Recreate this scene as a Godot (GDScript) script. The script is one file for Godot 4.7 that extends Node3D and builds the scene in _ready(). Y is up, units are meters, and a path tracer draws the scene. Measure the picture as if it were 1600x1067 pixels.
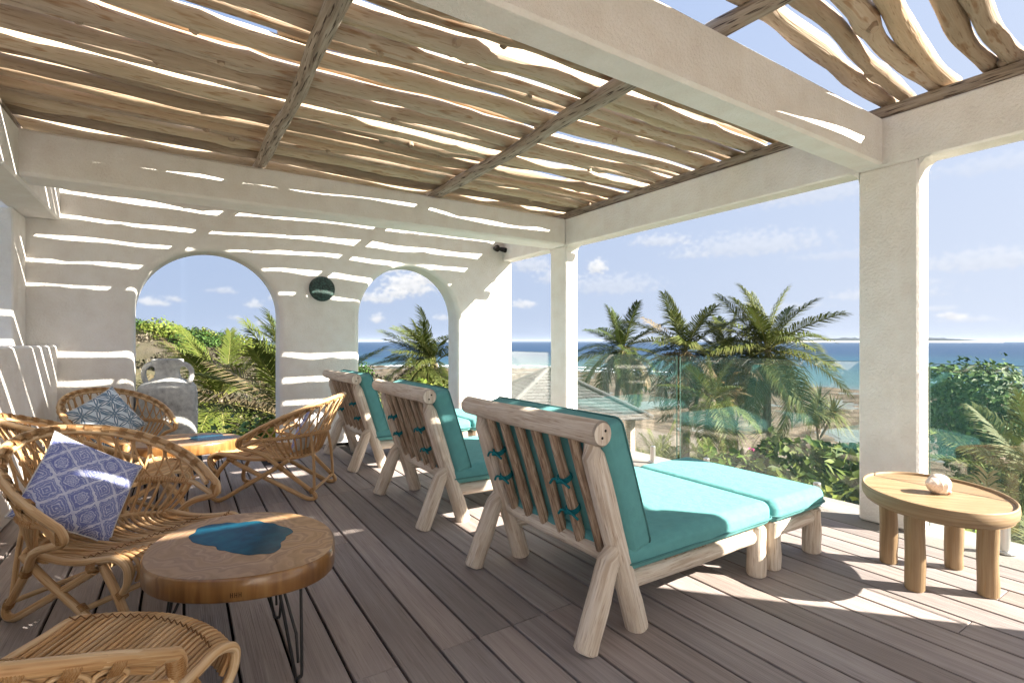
extends Node3D

var rng := RandomNumberGenerator.new()
var M := {}
var taken := {}

# ---------------------------------------------------------------- mesh builder
class MB:
	var v := PackedVector3Array()
	var n := PackedVector3Array()
	var uv := PackedVector2Array()
	var c := PackedColorArray()
	var ix := PackedInt32Array()

	func vert(p: Vector3, nn: Vector3, t := Vector2.ZERO, col := Color.WHITE) -> int:
		v.push_back(p)
		n.push_back(nn)
		uv.push_back(t)
		c.push_back(col)
		return v.size() - 1

	func tri(a: int, b: int, d: int) -> void:
		var g: Vector3 = (v[d] - v[a]).cross(v[b] - v[a])
		if g.dot(n[a] + n[b] + n[d]) < 0.0:
			ix.push_back(a)
			ix.push_back(d)
			ix.push_back(b)
		else:
			ix.push_back(a)
			ix.push_back(b)
			ix.push_back(d)

	func quad(a: int, b: int, d: int, e: int) -> void:
		tri(a, b, d)
		tri(a, d, e)

	func flat_quad(p0: Vector3, p1: Vector3, p2: Vector3, p3: Vector3, out: Vector3, col := Color.WHITE, uvs := []) -> void:
		var nn: Vector3 = (p2 - p0).cross(p3 - p1).normalized()
		if nn.dot(out) < 0.0:
			nn = -nn
		if uvs.is_empty():
			uvs = [_pl(p0, nn), _pl(p1, nn), _pl(p2, nn), _pl(p3, nn)]
		quad(vert(p0, nn, uvs[0], col), vert(p1, nn, uvs[1], col), vert(p2, nn, uvs[2], col), vert(p3, nn, uvs[3], col))

	func _pl(p: Vector3, nn: Vector3) -> Vector2:
		var a := nn.abs()
		if a.y >= a.x and a.y >= a.z:
			return Vector2(p.x, p.z)
		if a.x >= a.z:
			return Vector2(p.y, p.z)
		return Vector2(p.x, p.y)

	func mesh() -> ArrayMesh:
		var arr := []
		arr.resize(Mesh.ARRAY_MAX)
		arr[Mesh.ARRAY_VERTEX] = v
		arr[Mesh.ARRAY_NORMAL] = n
		arr[Mesh.ARRAY_TEX_UV] = uv
		arr[Mesh.ARRAY_COLOR] = c
		arr[Mesh.ARRAY_INDEX] = ix
		var m := ArrayMesh.new()
		m.add_surface_from_arrays(Mesh.PRIMITIVE_TRIANGLES, arr)
		return m

	# tube along a path; rad is one number or one per point
	func tube(pts: PackedVector3Array, rad, sides := 8, col := Color.WHITE, caps := true, uvo := Vector2.ZERO, lump := 0.0, lump_seed := 0.0) -> void:
		var np := pts.size()
		var t0: Vector3 = (pts[1] - pts[0]).normalized()
		var up := Vector3.UP if absf(t0.y) < 0.9 else Vector3.RIGHT
		var u: Vector3 = t0.cross(up).normalized()
		var base := v.size()
		var along := 0.0
		for i in np:
			var t: Vector3
			if i == 0:
				t = t0
			elif i == np - 1:
				t = (pts[i] - pts[i - 1]).normalized()
			else:
				t = (pts[i + 1] - pts[i - 1]).normalized()
			u = (u - t * u.dot(t)).normalized()
			var w: Vector3 = t.cross(u)
			if i > 0:
				along += pts[i].distance_to(pts[i - 1])
			var r: float = rad if rad is float else rad[i]
			for k in sides + 1:
				var a := TAU * k / sides
				var d: Vector3 = u * cos(a) + w * sin(a)
				var rr := r
				if lump > 0.0:
					rr *= 1.0 + lump * (sin(a * 2.0 + along * 7.0 + lump_seed) * 0.6 + sin(a * 3.0 - along * 11.0 + lump_seed * 2.3) * 0.4)
				vert(pts[i] + d * rr, d, Vector2(a * r, along) + uvo, col)
		for i in np - 1:
			for k in sides:
				var a := base + i * (sides + 1) + k
				quad(a, a + 1, a + sides + 2, a + sides + 1)
		if caps:
			for e in [0, np - 1]:
				var t: Vector3 = (pts[0] - pts[1]).normalized() if e == 0 else (pts[np - 1] - pts[np - 2]).normalized()
				var cc := vert(pts[e], t, uvo, col)
				var first := v.size()
				for k in sides + 1:
					var p: Vector3 = v[base + e * (sides + 1) + k]
					vert(p, t, uvo + Vector2((p - pts[e]).length() * cos(TAU * k / sides), (p - pts[e]).length() * sin(TAU * k / sides)), col)
				for k in sides:
					tri(cc, first + k, first + k + 1)

	# box with chamfered edges
	func cbox(lo: Vector3, hi: Vector3, b := 0.0, col := Color.WHITE, uvo := Vector2.ZERO) -> void:
		var ctr := (lo + hi) * 0.5
		var h := (hi - lo) * 0.5
		if b <= 0.0:
			b = 0.0
		var ax := [Vector3.RIGHT, Vector3.UP, Vector3.BACK]
		for k in 3:
			for s: float in [-1.0, 1.0]:
				var nn: Vector3 = ax[k] * s
				var e1: Vector3 = ax[(k + 1) % 3]
				var e2: Vector3 = ax[(k + 2) % 3]
				var o: Vector3 = ctr + nn * h[k]
				var a1: Vector3 = e1 * (h[(k + 1) % 3] - b)
				var a2: Vector3 = e2 * (h[(k + 2) % 3] - b)
				var q := [o - a1 - a2, o + a1 - a2, o + a1 + a2, o - a1 + a2]
				flat_quad(q[0], q[1], q[2], q[3], nn, col, [_pl(q[0], nn) + uvo, _pl(q[1], nn) + uvo, _pl(q[2], nn) + uvo, _pl(q[3], nn) + uvo])
		if b > 0.0:
			for k in 3:
				var i1 := (k + 1) % 3
				var i2 := (k + 2) % 3
				for s: float in [-1.0, 1.0]:
					for t: float in [-1.0, 1.0]:
						var l: Vector3 = ax[k] * (h[k] - b)
						var pa: Vector3 = ctr + ax[i1] * s * h[i1] + ax[i2] * t * (h[i2] - b)
						var pb: Vector3 = ctr + ax[i1] * s * (h[i1] - b) + ax[i2] * t * h[i2]
						var nn: Vector3 = (ax[i1] * s + ax[i2] * t).normalized()
						flat_quad(pa - l, pa + l, pb + l, pb - l, nn, col)
			for sx: float in [-1.0, 1.0]:
				for sy: float in [-1.0, 1.0]:
					for sz: float in [-1.0, 1.0]:
						var nn := Vector3(sx, sy, sz).normalized()
						var p0 := ctr + Vector3(sx * h.x, sy * (h.y - b), sz * (h.z - b))
						var p1 := ctr + Vector3(sx * (h.x - b), sy * h.y, sz * (h.z - b))
						var p2 := ctr + Vector3(sx * (h.x - b), sy * (h.y - b), sz * h.z)
						tri(vert(p0, nn, Vector2.ZERO, col), vert(p1, nn, Vector2.ZERO, col), vert(p2, nn, Vector2.ZERO, col))

	# soft box (cushion): rounded edges, puffed faces, slight unevenness
	func soft_box(h: Vector3, r: float, puff: float, xf := Transform3D(), seed_ := 0.0, mid := 8) -> void:
		var ax := [Vector3.RIGHT, Vector3.UP, Vector3.BACK]
		for k in 3:
			for s: float in [-1.0, 1.0]:
				var nn: Vector3 = ax[k] * s
				var i1 := (k + 1) % 3
				var i2 := (k + 2) % 3
				var g1 := _grid(h[i1], r, mid)
				var g2 := _grid(h[i2], r, mid)
				var first := v.size()
				for a in g1:
					for b in g2:
						var p: Vector3 = nn * h[k] + ax[i1] * a + ax[i2] * b
						var inner := Vector3(clampf(p.x, -h.x + r, h.x - r), clampf(p.y, -h.y + r, h.y - r), clampf(p.z, -h.z + r, h.z - r))
						var d: Vector3 = (p - inner).normalized()
						var q: Vector3 = inner + d * r
						var f1: float = 1.0 - pow(absf(a) / h[i1], 2.0)
						var f2: float = 1.0 - pow(absf(b) / h[i2], 2.0)
						var wob := 0.34 * sin(a * 31.0 + seed_) * sin(b * 27.0 + seed_ * 1.7) + 0.1 * sin(a * 57.0 + b * 13.0 + seed_)
						q += nn * puff * (f1 * f2 + wob * minf(f1, f2) * 2.0 * minf(f1, f2))
						var sl1: float = puff * 2.0 * a / (h[i1] * h[i1]) * f2
						var sl2: float = puff * 2.0 * b / (h[i2] * h[i2]) * f1
						var nq: Vector3 = (d + ax[i1] * sl1 + ax[i2] * sl2).normalized()
						vert(xf * q, xf.basis * nq, Vector2(a, b) + Vector2(seed_, k * 0.7))
				var m := g2.size()
				for i in g1.size() - 1:
					for j in m - 1:
						var w := first + i * m + j
						quad(w, w + 1, w + m + 1, w + m)

	func _grid(hh: float, r: float, mid: int) -> Array:
		var g := []
		for t in [0.0, 0.12, 0.3, 0.6]:
			g.append(-hh + r * t)
		for i in mid + 1:
			g.append(lerpf(-hh + r, hh - r, float(i) / mid))
		for t in [0.6, 0.3, 0.12, 0.0]:
			g.append(hh - r * t)
		return g

	# surface of revolution about y; prof = [Vector2(radius, y), ...] from bottom to top
	func lathe(prof: PackedVector2Array, sides := 32, col := Color.WHITE, xf := Transform3D(), wob := 0.0) -> void:
		var base := v.size()
		var along := 0.0
		for i in prof.size():
			var t: Vector2 = prof[mini(i + 1, prof.size() - 1)] - prof[maxi(i - 1, 0)]
			if i > 0:
				along += prof[i].distance_to(prof[i - 1])
			for k in sides + 1:
				var a := TAU * k / sides
				var nn := Vector3(cos(a) * t.y, -t.x, sin(a) * t.y).normalized()
				var rr: float = prof[i].x * (1.0 + wob * sin(a * 3.0 + i))
				vert(xf * Vector3(cos(a) * rr, prof[i].y, sin(a) * rr), (xf.basis * nn).normalized(), Vector2(a * 0.2, along), col)
		for i in prof.size() - 1:
			for k in sides:
				var a := base + i * (sides + 1) + k
				quad(a, a + 1, a + sides + 2, a + sides + 1)

	# upright slab from a flat outline (x, z), between two heights, with a small chamfer on top and bottom
	func slab(outline: PackedVector2Array, y0: float, y1: float, ch := 0.0, uv_c := Vector2.ZERO, uv_s := 1.0) -> void:
		var np := outline.size()
		var nrm := []
		for i in np:
			var t: Vector2 = outline[(i + 1) % np] - outline[(i + np - 1) % np]
			nrm.append(Vector2(t.y, -t.x).normalized())
		var area := 0.0
		for i in np:
			area += outline[i].cross(outline[(i + 1) % np])
		if area < 0.0:
			for i in np:
				nrm[i] = -nrm[i]
		var inset := PackedVector2Array()
		for i in np:
			inset.push_back(outline[i] - nrm[i] * ch)
		var along := 0.0
		var rows := [[inset, y0, -1.0], [outline, y0 + ch, -0.25], [outline, y1 - ch, 0.25], [inset, y1, 1.0]]
		var base := v.size()
		for row in rows:
			along = 0.0
			for i in np + 1:
				var q: Vector2 = row[0][i % np]
				if i > 0:
					along += outline[i % np].distance_to(outline[i - 1])
				var n2: Vector2 = nrm[i % np]
				vert(Vector3(q.x, row[1], q.y), Vector3(n2.x, row[2] * (1.0 if ch > 0.0 else 0.0), n2.y).normalized(), Vector2(along, row[1]))
		for r in 3:
			for i in np:
				var a := base + r * (np + 1) + i
				quad(a, a + 1, a + np + 2, a + np + 1)
		var ti := Geometry2D.triangulate_polygon(inset)
		for s in [0, 1]:
			var f := v.size()
			for q in inset:
				vert(Vector3(q.x, y1 if s == 1 else y0, q.y), Vector3.UP if s == 1 else Vector3.DOWN, (q - uv_c) * uv_s + Vector2(0.5, 0.5))
			for k in range(0, ti.size(), 3):
				tri(f + ti[k], f + ti[k + 1], f + ti[k + 2])

# ---------------------------------------------------------------- naming and bookkeeping
func put(o: Node3D, called: String, parent: Node) -> void:
	var key := str(parent.get_instance_id()) + called
	var k: int = taken.get(key, 0)
	taken[key] = k + 1
	o.name = called if k == 0 else "%s_%03d" % [called, k]
	parent.add_child(o, true)

func part(called: String, mb, mat: Material, parent: Node, xf := Transform3D()) -> MeshInstance3D:
	var o := MeshInstance3D.new()
	o.mesh = mb.mesh() if mb is MB else mb
	o.material_override = mat
	o.transform = xf
	put(o, called, parent)
	return o

func tag(o: Node, label := "", category := "", group := "", kind := "") -> void:
	if label:
		o.set_meta("label", label)
	if category:
		o.set_meta("category", category)
	if group:
		o.set_meta("group", group)
	if kind:
		o.set_meta("kind", kind)

func thing(called: String, label: String, category: String, pos := Vector3.ZERO, turn := 0.0, group := "") -> Node3D:
	var o := Node3D.new()
	o.position = pos
	o.rotation.y = turn
	put(o, called, self)
	tag(o, label, category, group)
	return o

func structure(called: String, mb, mat: Material, label: String) -> MeshInstance3D:
	var o := part(called, mb, mat, self)
	tag(o, label, "", "", "structure")
	return o

func copy(src: Node3D, called: String, label: String, pos: Vector3, turn: float) -> Node3D:
	var o: Node3D = src.duplicate()
	o.position = pos
	o.rotation.y = turn
	put(o, called, self)
	o.set_meta("label", label)
	return o

func P(a: Array) -> PackedVector3Array:
	return PackedVector3Array(a)

func spline(pts: Array, per := 6) -> PackedVector3Array:
	var out := PackedVector3Array()
	var m := pts.size()
	for i in m - 1:
		var p0: Vector3 = pts[maxi(i - 1, 0)]
		var p1: Vector3 = pts[i]
		var p2: Vector3 = pts[i + 1]
		var p3: Vector3 = pts[mini(i + 2, m - 1)]
		for k in per:
			out.push_back(p1.cubic_interpolate(p2, p0, p3, float(k) / per))
	out.push_back(pts[m - 1])
	return out

func lin(r: float, g: float, b: float, a := 1.0) -> Color:
	var c := Color(r, g, b).linear_to_srgb()
	c.a = a
	return c

# ---------------------------------------------------------------- textures and materials
func noise_bytes(w: int, h: int, freq: float, oct: int, sd: int, stretch_x := 1, stretch_y := 1) -> PackedByteArray:
	var f := FastNoiseLite.new()
	f.seed = sd
	f.frequency = freq
	f.noise_type = FastNoiseLite.TYPE_SIMPLEX_SMOOTH
	f.fractal_octaves = oct
	var im := f.get_seamless_image(w / stretch_x, h / stretch_y)
	if stretch_x > 1 or stretch_y > 1:
		im.resize(w, h, Image.INTERPOLATE_CUBIC)
	im.convert(Image.FORMAT_L8)
	return im.get_data()

func tex(w: int, h: int, data: PackedByteArray, fmt := Image.FORMAT_RGB8) -> ImageTexture:
	return ImageTexture.create_from_image(Image.create_from_data(w, h, false, fmt, data))

func ramp(cols: Array, t: float) -> Color:
	t = clampf(t, 0.0, 0.9999) * (cols.size() - 1)
	var i := int(t)
	return cols[i].lerp(cols[i + 1], t - i)

# wood grain running along v
func wood(w: int, h: int, cols: Array, sd: int, dark: Color, cracks := 0.25, contrast := 1.0, rust := 0.0) -> Array:
	var a := noise_bytes(w, h, 0.02, 4, sd, 1, 16)
	var b := noise_bytes(w, h, 0.09, 3, sd + 1, 1, 32)
	var k := noise_bytes(w, h, 0.012, 3, sd + 2, 1, 4)
	var e := noise_bytes(w, h, 0.05, 2, sd + 3, 1, 8)
	var rgb := PackedByteArray()
	rgb.resize(w * h * 3)
	var ht := PackedByteArray()
	ht.resize(w * h)
	var rusty := h_("7a4a26")
	var lut := []
	for i in 256:
		lut.append(ramp(cols, i / 255.0))
	for i in w * h:
		var t: float = (0.5 * a[i] + 0.28 * b[i] + 0.35 * k[i]) / 255.0 - 0.08
		t = (t - 0.5) * 1.7 * contrast + 0.5
		var col: Color = lut[int(clampf(t, 0.0, 1.0) * 255.0)]
		var cr: float = clampf((0.30 - e[i] / 255.0) * 6.0, 0.0, 1.0) * cracks
		col = col.lerp(dark, cr)
		if rust > 0.0:
			var ks: float = clampf((k[i] / 255.0 - 0.66) * 5.0, 0.0, 1.0) * clampf((a[i] / 255.0 - 0.3) * 3.0, 0.0, 1.0)
			col = col.lerp(rusty, ks * rust)
		rgb[i * 3] = int(col.r * 255.0)
		rgb[i * 3 + 1] = int(col.g * 255.0)
		rgb[i * 3 + 2] = int(col.b * 255.0)
		ht[i] = int(clampf(b[i] / 255.0 * 0.6 + 0.4 - cr * 0.8, 0.0, 1.0) * 255.0)
	return [tex(w, h, rgb), tex(w, h, ht, Image.FORMAT_L8)]

func mottle(w: int, cols: Array, f1: float, f2: float, sd: int, k2 := 0.5, contrast := 1.6) -> Array:
	var a := noise_bytes(w, w, f1, 5, sd)
	var b := noise_bytes(w, w, f2, 3, sd + 5)
	var rgb := PackedByteArray()
	rgb.resize(w * w * 3)
	var ht := PackedByteArray()
	ht.resize(w * w)
	var lut := []
	for i in 256:
		lut.append(ramp(cols, i / 255.0))
	for i in w * w:
		var t: float = ((1.0 - k2) * a[i] + k2 * b[i]) / 255.0
		t = clampf((t - 0.5) * contrast + 0.5, 0.0, 1.0)
		var col: Color = lut[int(t * 255.0)]
		rgb[i * 3] = int(col.r * 255.0)
		rgb[i * 3 + 1] = int(col.g * 255.0)
		rgb[i * 3 + 2] = int(col.b * 255.0)
		ht[i] = int(t * 255.0)
	return [tex(w, w, rgb), tex(w, w, ht, Image.FORMAT_L8)]

func mat(called: String, col: Color, rough := 0.8, albedo: Texture2D = null, height: Texture2D = null, bump := 0.0, scale := Vector3.ONE, spec := 0.4) -> StandardMaterial3D:
	var m := StandardMaterial3D.new()
	m.resource_name = called
	m.albedo_color = col
	m.roughness = rough
	m.metallic_specular = spec
	m.vertex_color_use_as_albedo = true
	if albedo:
		m.albedo_texture = albedo
	if height:
		m.heightmap_enabled = true
		m.heightmap_texture = height
		m.heightmap_scale = bump
	m.uv1_scale = scale
	M[called] = m
	return m

func triplanar(m: StandardMaterial3D, world := true) -> StandardMaterial3D:
	m.uv1_triplanar = true
	m.uv1_world_triplanar = world
	return m

func h(hex: String) -> Color:
	return Color.html(hex)

func h_(hex: String) -> Color:
	return Color.html(hex)

func make_materials() -> void:
	# plaster: warm white, hand-trowelled
	var pl := mottle(1024, [h("e9e3dc"), h("efebe5"), h("f3f0ec")], 0.004, 0.05, 11, 0.3, 1.3)
	var pb := mottle(1024, [Color(0, 0, 0), Color(1, 1, 1)], 0.035, 0.16, 31, 0.45, 1.5)
	triplanar(mat("plaster", Color(1, 1, 1), 0.9, pl[0], pb[1], 0.55, Vector3.ONE * 1.1, 0.25))
	# decking
	var dk := wood(512, 1024, [h("827875"), h("968b87"), h("a79c97"), h("b4a9a3")], 41, h("5c4f4a"), 0.22, 0.5)
	mat("deck", Color(1, 1, 1), 0.62, dk[0], dk[1], 0.25, Vector3(3.2, 0.55, 1), 0.4)
	mat("deck_dark", lin(0.02, 0.018, 0.016), 0.9)
	triplanar(mat("stone", lin(0.28, 0.275, 0.265), 0.85, pl[0], pb[1], 0.2, Vector3.ONE * 0.9))
	# driftwood poles
	var dw := wood(512, 1024, [h("b09b87"), h("beac98"), h("cbbba9"), h("d9ccbd")], 51, h("6a4d3a"), 0.32, 0.4, 0.45)
	mat("driftwood", Color(1, 1, 1), 0.75, dw[0], dw[1], 0.35, Vector3(2.8, 1.0, 1), 0.3)
	var gw := wood(512, 1024, [h("86796d"), h("a09385"), h("b3a799"), h("c2b7aa")], 61, h("3b302a"), 0.8, 1.0)
	mat("grey_wood", Color(1, 1, 1), 0.8, gw[0], gw[1], 0.6, Vector3(2.6, 0.8, 1), 0.3)
	# limed lounger timber
	var lw := wood(512, 1024, [h("c0ad9a"), h("d2c4b3"), h("ded3c5"), h("e7dfd4")], 71, h("92735d"), 0.45, 1.0)
	mat("limed_wood", Color(1, 1, 1), 0.75, lw[0], lw[1], 0.4, Vector3(5.0, 1.2, 1), 0.3)
	var lb := wood(512, 1024, [h("8c7663"), h("ab947f"), h("c1ac96"), h("d0bda9")], 77, h("6a4a36"), 0.6, 1.3)
	mat("limed_slat", Color(1, 1, 1), 0.75, lb[0], lb[1], 0.4, Vector3(6.0, 1.5, 1), 0.3)
	# rattan
	var rt := wood(256, 512, [h("ac8053"), h("c29b6c"), h("d0b086"), h("dcc29d")], 81, h("7c4f24"), 0.4, 0.9)
	mat("rattan", Color(1, 1, 1), 0.45, rt[0], rt[1], 0.15, Vector3(6.0, 1.6, 1), 0.5)
	mat("cane", Color(1, 1, 1), 0.55, rt[0], rt[1], 0.15, Vector3(9.0, 2.2, 1), 0.4)
	mat("binding", lin(0.68, 0.6, 0.52), 0.7, rt[0], rt[1], 0.2, Vector3(9.0, 6.0, 1), 0.3)
	# fabric
	var fb := mottle(512, [h("e9e9e9"), h("ffffff")], 0.01, 0.3, 91, 0.5, 1.2)
	var teal := mat("teal_fabric", lin(0.135, 0.385, 0.385), 0.85, fb[0], fb[1], 0.5, Vector3(2.5, 2.5, 1), 0.25)
	teal.rim_enabled = true
	teal.rim = 0.35
	teal.rim_tint = 0.6
	mat("tie_fabric", lin(0.02, 0.2, 0.23), 0.85, fb[0], null, 0.0, Vector3(4, 4, 1), 0.2)
	# resin tables
	mat("iron", lin(0.012, 0.012, 0.013), 0.45, null, null, 0.0, Vector3.ONE, 0.5)
	var edge := wood(512, 512, [h("644424"), h("7e5830"), h("936c3e"), h("a5804f")], 95, h("4d2a10"), 0.35, 0.8)
	var em := mat("slab_edge", Color(1, 1, 1), 0.3, edge[0], edge[1], 0.05, Vector3(0.8, 1.3, 1), 0.5)
	em.clearcoat_enabled = true
	em.clearcoat = 0.5
	em.clearcoat_roughness = 0.15
	var top := mat("slab_top", Color(1, 1, 1), 0.42, slab_top_texture(768, 5), null, 0.0, Vector3.ONE, 0.3)
	top.clearcoat_enabled = false
	top.clearcoat = 0.2
	top.clearcoat_roughness = 0.12
	var rs := mottle(256, [h("08384a"), h("0b4358"), h("0f4e63"), h("145a6b")], 0.01, 0.04, 97, 0.3, 1.4)
	var rm := mat("resin", Color(1, 1, 1), 0.12, rs[0], null, 0.0, Vector3(2, 2, 1), 0.14)
	rm.clearcoat_enabled = false
	rm.clearcoat = 0.3
	rm.clearcoat_roughness = 0.06
	# side table
	var sw := wood(512, 1024, [h("8f7556"), h("9f8565"), h("ab9271"), h("b59e7e")], 101, h("a87844"), 0.25, 0.8)
	mat("pale_wood", Color(0.9, 0.9, 0.9), 0.5, sw[0], sw[1], 0.12, Vector3(3.0, 0.9, 1), 0.4)
	var sh := mottle(256, [h("c9a48f"), h("e6d3c3"), h("f2e7dc"), h("f7f0e8")], 0.02, 0.12, 105, 0.5, 1.6)
	triplanar(mat("shell", Color(1, 1, 1), 0.5, sh[0], sh[1], 0.15, Vector3.ONE * 5.0), false)
	mat("shell_pink", lin(0.55, 0.2, 0.15), 0.4)
	# urn
	var ur := mottle(512, [h("585959"), h("b4b6b5"), h("cbccca"), h("d9dad7"), h("ecece8")], 0.012, 0.16, 111, 0.6, 1.9)
	triplanar(mat("pitted_stone", Color(1, 1, 1), 0.9, ur[0], ur[1], 0.9, Vector3.ONE * 2.2, 0.2), false)
	var br := mottle(256, [h("0f1614"), h("22302d"), h("34504b"), h("4c6f68")], 0.03, 0.15, 117, 0.5, 2.2)
	triplanar(mat("patina", Color(1, 1, 1), 0.6, br[0], br[1], 0.4, Vector3.ONE * 4.0, 0.5), false)
	mat("black_metal", lin(0.015, 0.013, 0.012), 0.5)
	var st := mat("steel", lin(0.55, 0.55, 0.53), 0.3)
	st.metallic = 0.9
	# glass
	var gl := StandardMaterial3D.new()
	gl.resource_name = "glass"
	gl.transparency = BaseMaterial3D.TRANSPARENCY_ALPHA
	gl.albedo_color = Color(0.55, 0.75, 0.7, 0.05)
	gl.roughness = 0.0
	gl.metallic_specular = 0.5
	M["glass"] = gl
	mat("glass_edge", lin(0.02, 0.05, 0.042), 0.2)
	# pillows
	mat("pillow_indigo", Color(1, 1, 1), 0.9, indigo_texture(512), fb[1], 0.1, Vector3.ONE, 0.2)
	mat("pillow_petal", Color(1, 1, 1), 0.9, petal_texture(512), fb[1], 0.1, Vector3.ONE, 0.2)
	mat("pillow_back", lin(0.72, 0.7, 0.68), 0.9, fb[0], fb[1], 0.1, Vector3(3, 3, 1), 0.2)
	# plants
	for e in [["frond", 0.5], ["leaf", 0.4]]:
		var lf := mat(e[0], Color(1, 1, 1), 0.55, null, null, 0.0, Vector3.ONE, 0.25)
		lf.backlight_enabled = true
		lf.backlight = Color(e[1], e[1], e[1]) * 1.2
	var bk := wood(256, 512, [h("6d6155"), h("8b7f72"), h("a39788")], 121, h("4a4038"), 0.6, 1.0)
	mat("bark", Color(1, 1, 1), 0.9, bk[0], bk[1], 0.8, Vector3(2.5, 3.0, 1), 0.2)
	mat("petal", Color(1, 1, 1), 0.6)
	# ground
	var gr := mottle(1024, [h("8c8c8c"), h("d0d0d0"), h("ffffff")], 0.02, 0.12, 131, 0.45, 1.8)
	triplanar(mat("ground", Color(1, 1, 1), 0.95, gr[0], gr[1], 4.0, Vector3.ONE * 0.22, 0.2))
	var wv := mottle(1024, [Color(0, 0, 0), Color(1, 1, 1)], 0.01, 0.04, 141, 0.5, 1.3)
	triplanar(mat("water", Color(1, 1, 1), 0.45, null, wv[1], 14.0, Vector3(0.09, 0.09, 0.05), 0.16))
	var sg := mottle(512, [h("55585a"), h("787b7c"), h("94968f")], 0.03, 0.15, 151, 0.5, 1.8)
	mat("shingle", Color(0.72, 0.72, 0.72), 0.85, sg[0], sg[1], 0.8, Vector3(1.3, 1.3, 1), 0.3)
	mat("foam", lin(0.85, 0.88, 0.9), 0.9)
	mat("far_land", Color(1, 1, 1), 0.95)

# swirling burl figure for the resin tables
func slab_top_texture(w: int, sd: int) -> ImageTexture:
	var f := FastNoiseLite.new()
	f.seed = sd
	f.frequency = 1.0
	f.fractal_octaves = 4
	var cols := [h("8d6c4b"), h("a5835c"), h("b99670"), h("987759"), h("c2a17c"), h("a7865f")]
	var rgb := PackedByteArray()
	rgb.resize(w * w * 3)
	for y in w:
		for x in w:
			var p := Vector2(x, y) / w * 2.0 - Vector2.ONE
			var q := p + Vector2(f.get_noise_2d(p.x * 0.9, p.y * 0.9), f.get_noise_2d(p.x * 0.9 + 9.0, p.y * 0.9)) * 0.5
			var th := atan2(q.y, q.x)
			var rr := q.length() * 3.0 + 0.25 * sin(th * 2.0 + 1.0) + f.get_noise_2d(q.x * 0.8, q.y * 0.8) * 0.5
			var t := rr - floorf(rr)
			t = absf(t * 2.0 - 1.0)
			var col := ramp(cols, t * 0.62 + 0.035 * sin(rr * 30.0 + 3.0 * f.get_noise_2d(q.x, q.y)) + 0.16 + 0.1 * f.get_noise_2d(cos(th) * 1.5, rr * 9.0 + sin(th)))
			col = col.lerp(h("7a6a66"), clampf(0.1 - p.x * 0.5, 0.0, 0.35))  # greyer towards one side: a reflection put into the wood colour
			var i := (y * w + x) * 3
			rgb[i] = int(col.r * 255.0)
			rgb[i + 1] = int(col.g * 255.0)
			rgb[i + 2] = int(col.b * 255.0)
	return tex(w, w, rgb)

func indigo_texture(w: int) -> ImageTexture:
	var f := FastNoiseLite.new()
	f.seed = 3
	f.frequency = 0.06
	f.fractal_octaves = 3
	var rgb := PackedByteArray()
	rgb.resize(w * w * 3)
	var deep := h("6d76b0")
	var pale := h("e6e7ee")
	for y in w:
		for x in w:
			# a lattice of lozenges, alternately holding a scalloped flower and nested diamonds
			var p := Vector2(x, y) / w * 3.2
			p += Vector2(f.get_noise_2d(x * 0.5, y * 0.5), f.get_noise_2d(x * 0.5 + 400.0, y * 0.5)) * 0.05
			var a := p.x + p.y
			var b := p.x - p.y
			var ca := floorf(a)
			var cb := floorf(b)
			var u := a - ca - 0.5
			var v := b - cb - 0.5
			var d := maxf(absf(u), absf(v))
			var s := 0.0
			if d > 0.44:
				s = 0.85
			elif d > 0.40:
				s = 0.0
			elif d > 0.36:
				s = 0.8 if fmod((absf(u) + absf(v)) * 40.0, 2.0) < 1.1 else 0.1
			elif posmod(int(ca), 2) == 0:
				var r := Vector2(u, v).length()
				var th := atan2(v, u)
				var sc := 0.27 + 0.03 * absf(sin(th * 5.0))
				if r < sc and r > sc - 0.05:
					s = 0.75
				elif r < 0.2:
					s = 0.6 if sin(u * 70.0) * sin(v * 60.0 + u * 20.0) > -0.1 else 0.1
			else:
				var k := fmod(d * 16.0, 2.0)
				s = 0.7 if k < 0.7 else 0.08
			var nz := f.get_noise_2d(x * 5.0, y * 5.0)
			s = clampf(s * 1.1 + 0.06 + nz * 0.7, 0.0, 1.0) * (0.82 + 0.2 * f.get_noise_2d(x * 0.3, y * 0.3 + 90.0))
			var col := deep.lerp(pale, clampf(s, 0.0, 1.0))
			var i := (y * w + x) * 3
			rgb[i] = int(col.r * 255.0)
			rgb[i + 1] = int(col.g * 255.0)
			rgb[i + 2] = int(col.b * 255.0)
	return tex(w, w, rgb)

func petal_texture(w: int) -> ImageTexture:
	var rgb := PackedByteArray()
	rgb.resize(w * w * 3)
	var white := h("eef3f7")
	var pale := h("cfdde8")
	var slate := h("728aa0")
	var s := 0.30
	for y in w:
		for x in w:
			var p := Vector2(x, y) / w
			# overlapping circles on a triangular lattice: petals, rings and dark three-cornered fields
			var q := Vector2(p.x, p.y) / s
			var row := roundf(q.y / 0.866)
			var inside := 0
			var near := 9.0
			for dr in [-1, 0, 1]:
				var yy: float = (row + dr) * 0.866
				var off := 0.5 if posmod(int(row + dr), 2) == 1 else 0.0
				var cx := roundf(q.x - off) + off
				for dc in [-1, 0, 1]:
					var dd := q.distance_to(Vector2(cx + dc, yy))
					if dd < 1.0:
						inside += 1
					near = minf(near, absf(dd - 0.94))
			var col := white
			if inside == 3:
				col = pale if fmod(p.x * 9.0 + p.y * 5.0, 2.0) < 1.0 else slate
			if near < 0.04:
				col = slate
			var i := (y * w + x) * 3
			rgb[i] = int(col.r * 255.0)
			rgb[i + 1] = int(col.g * 255.0)
			rgb[i + 2] = int(col.b * 255.0)
	return tex(w, w, rgb)

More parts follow.
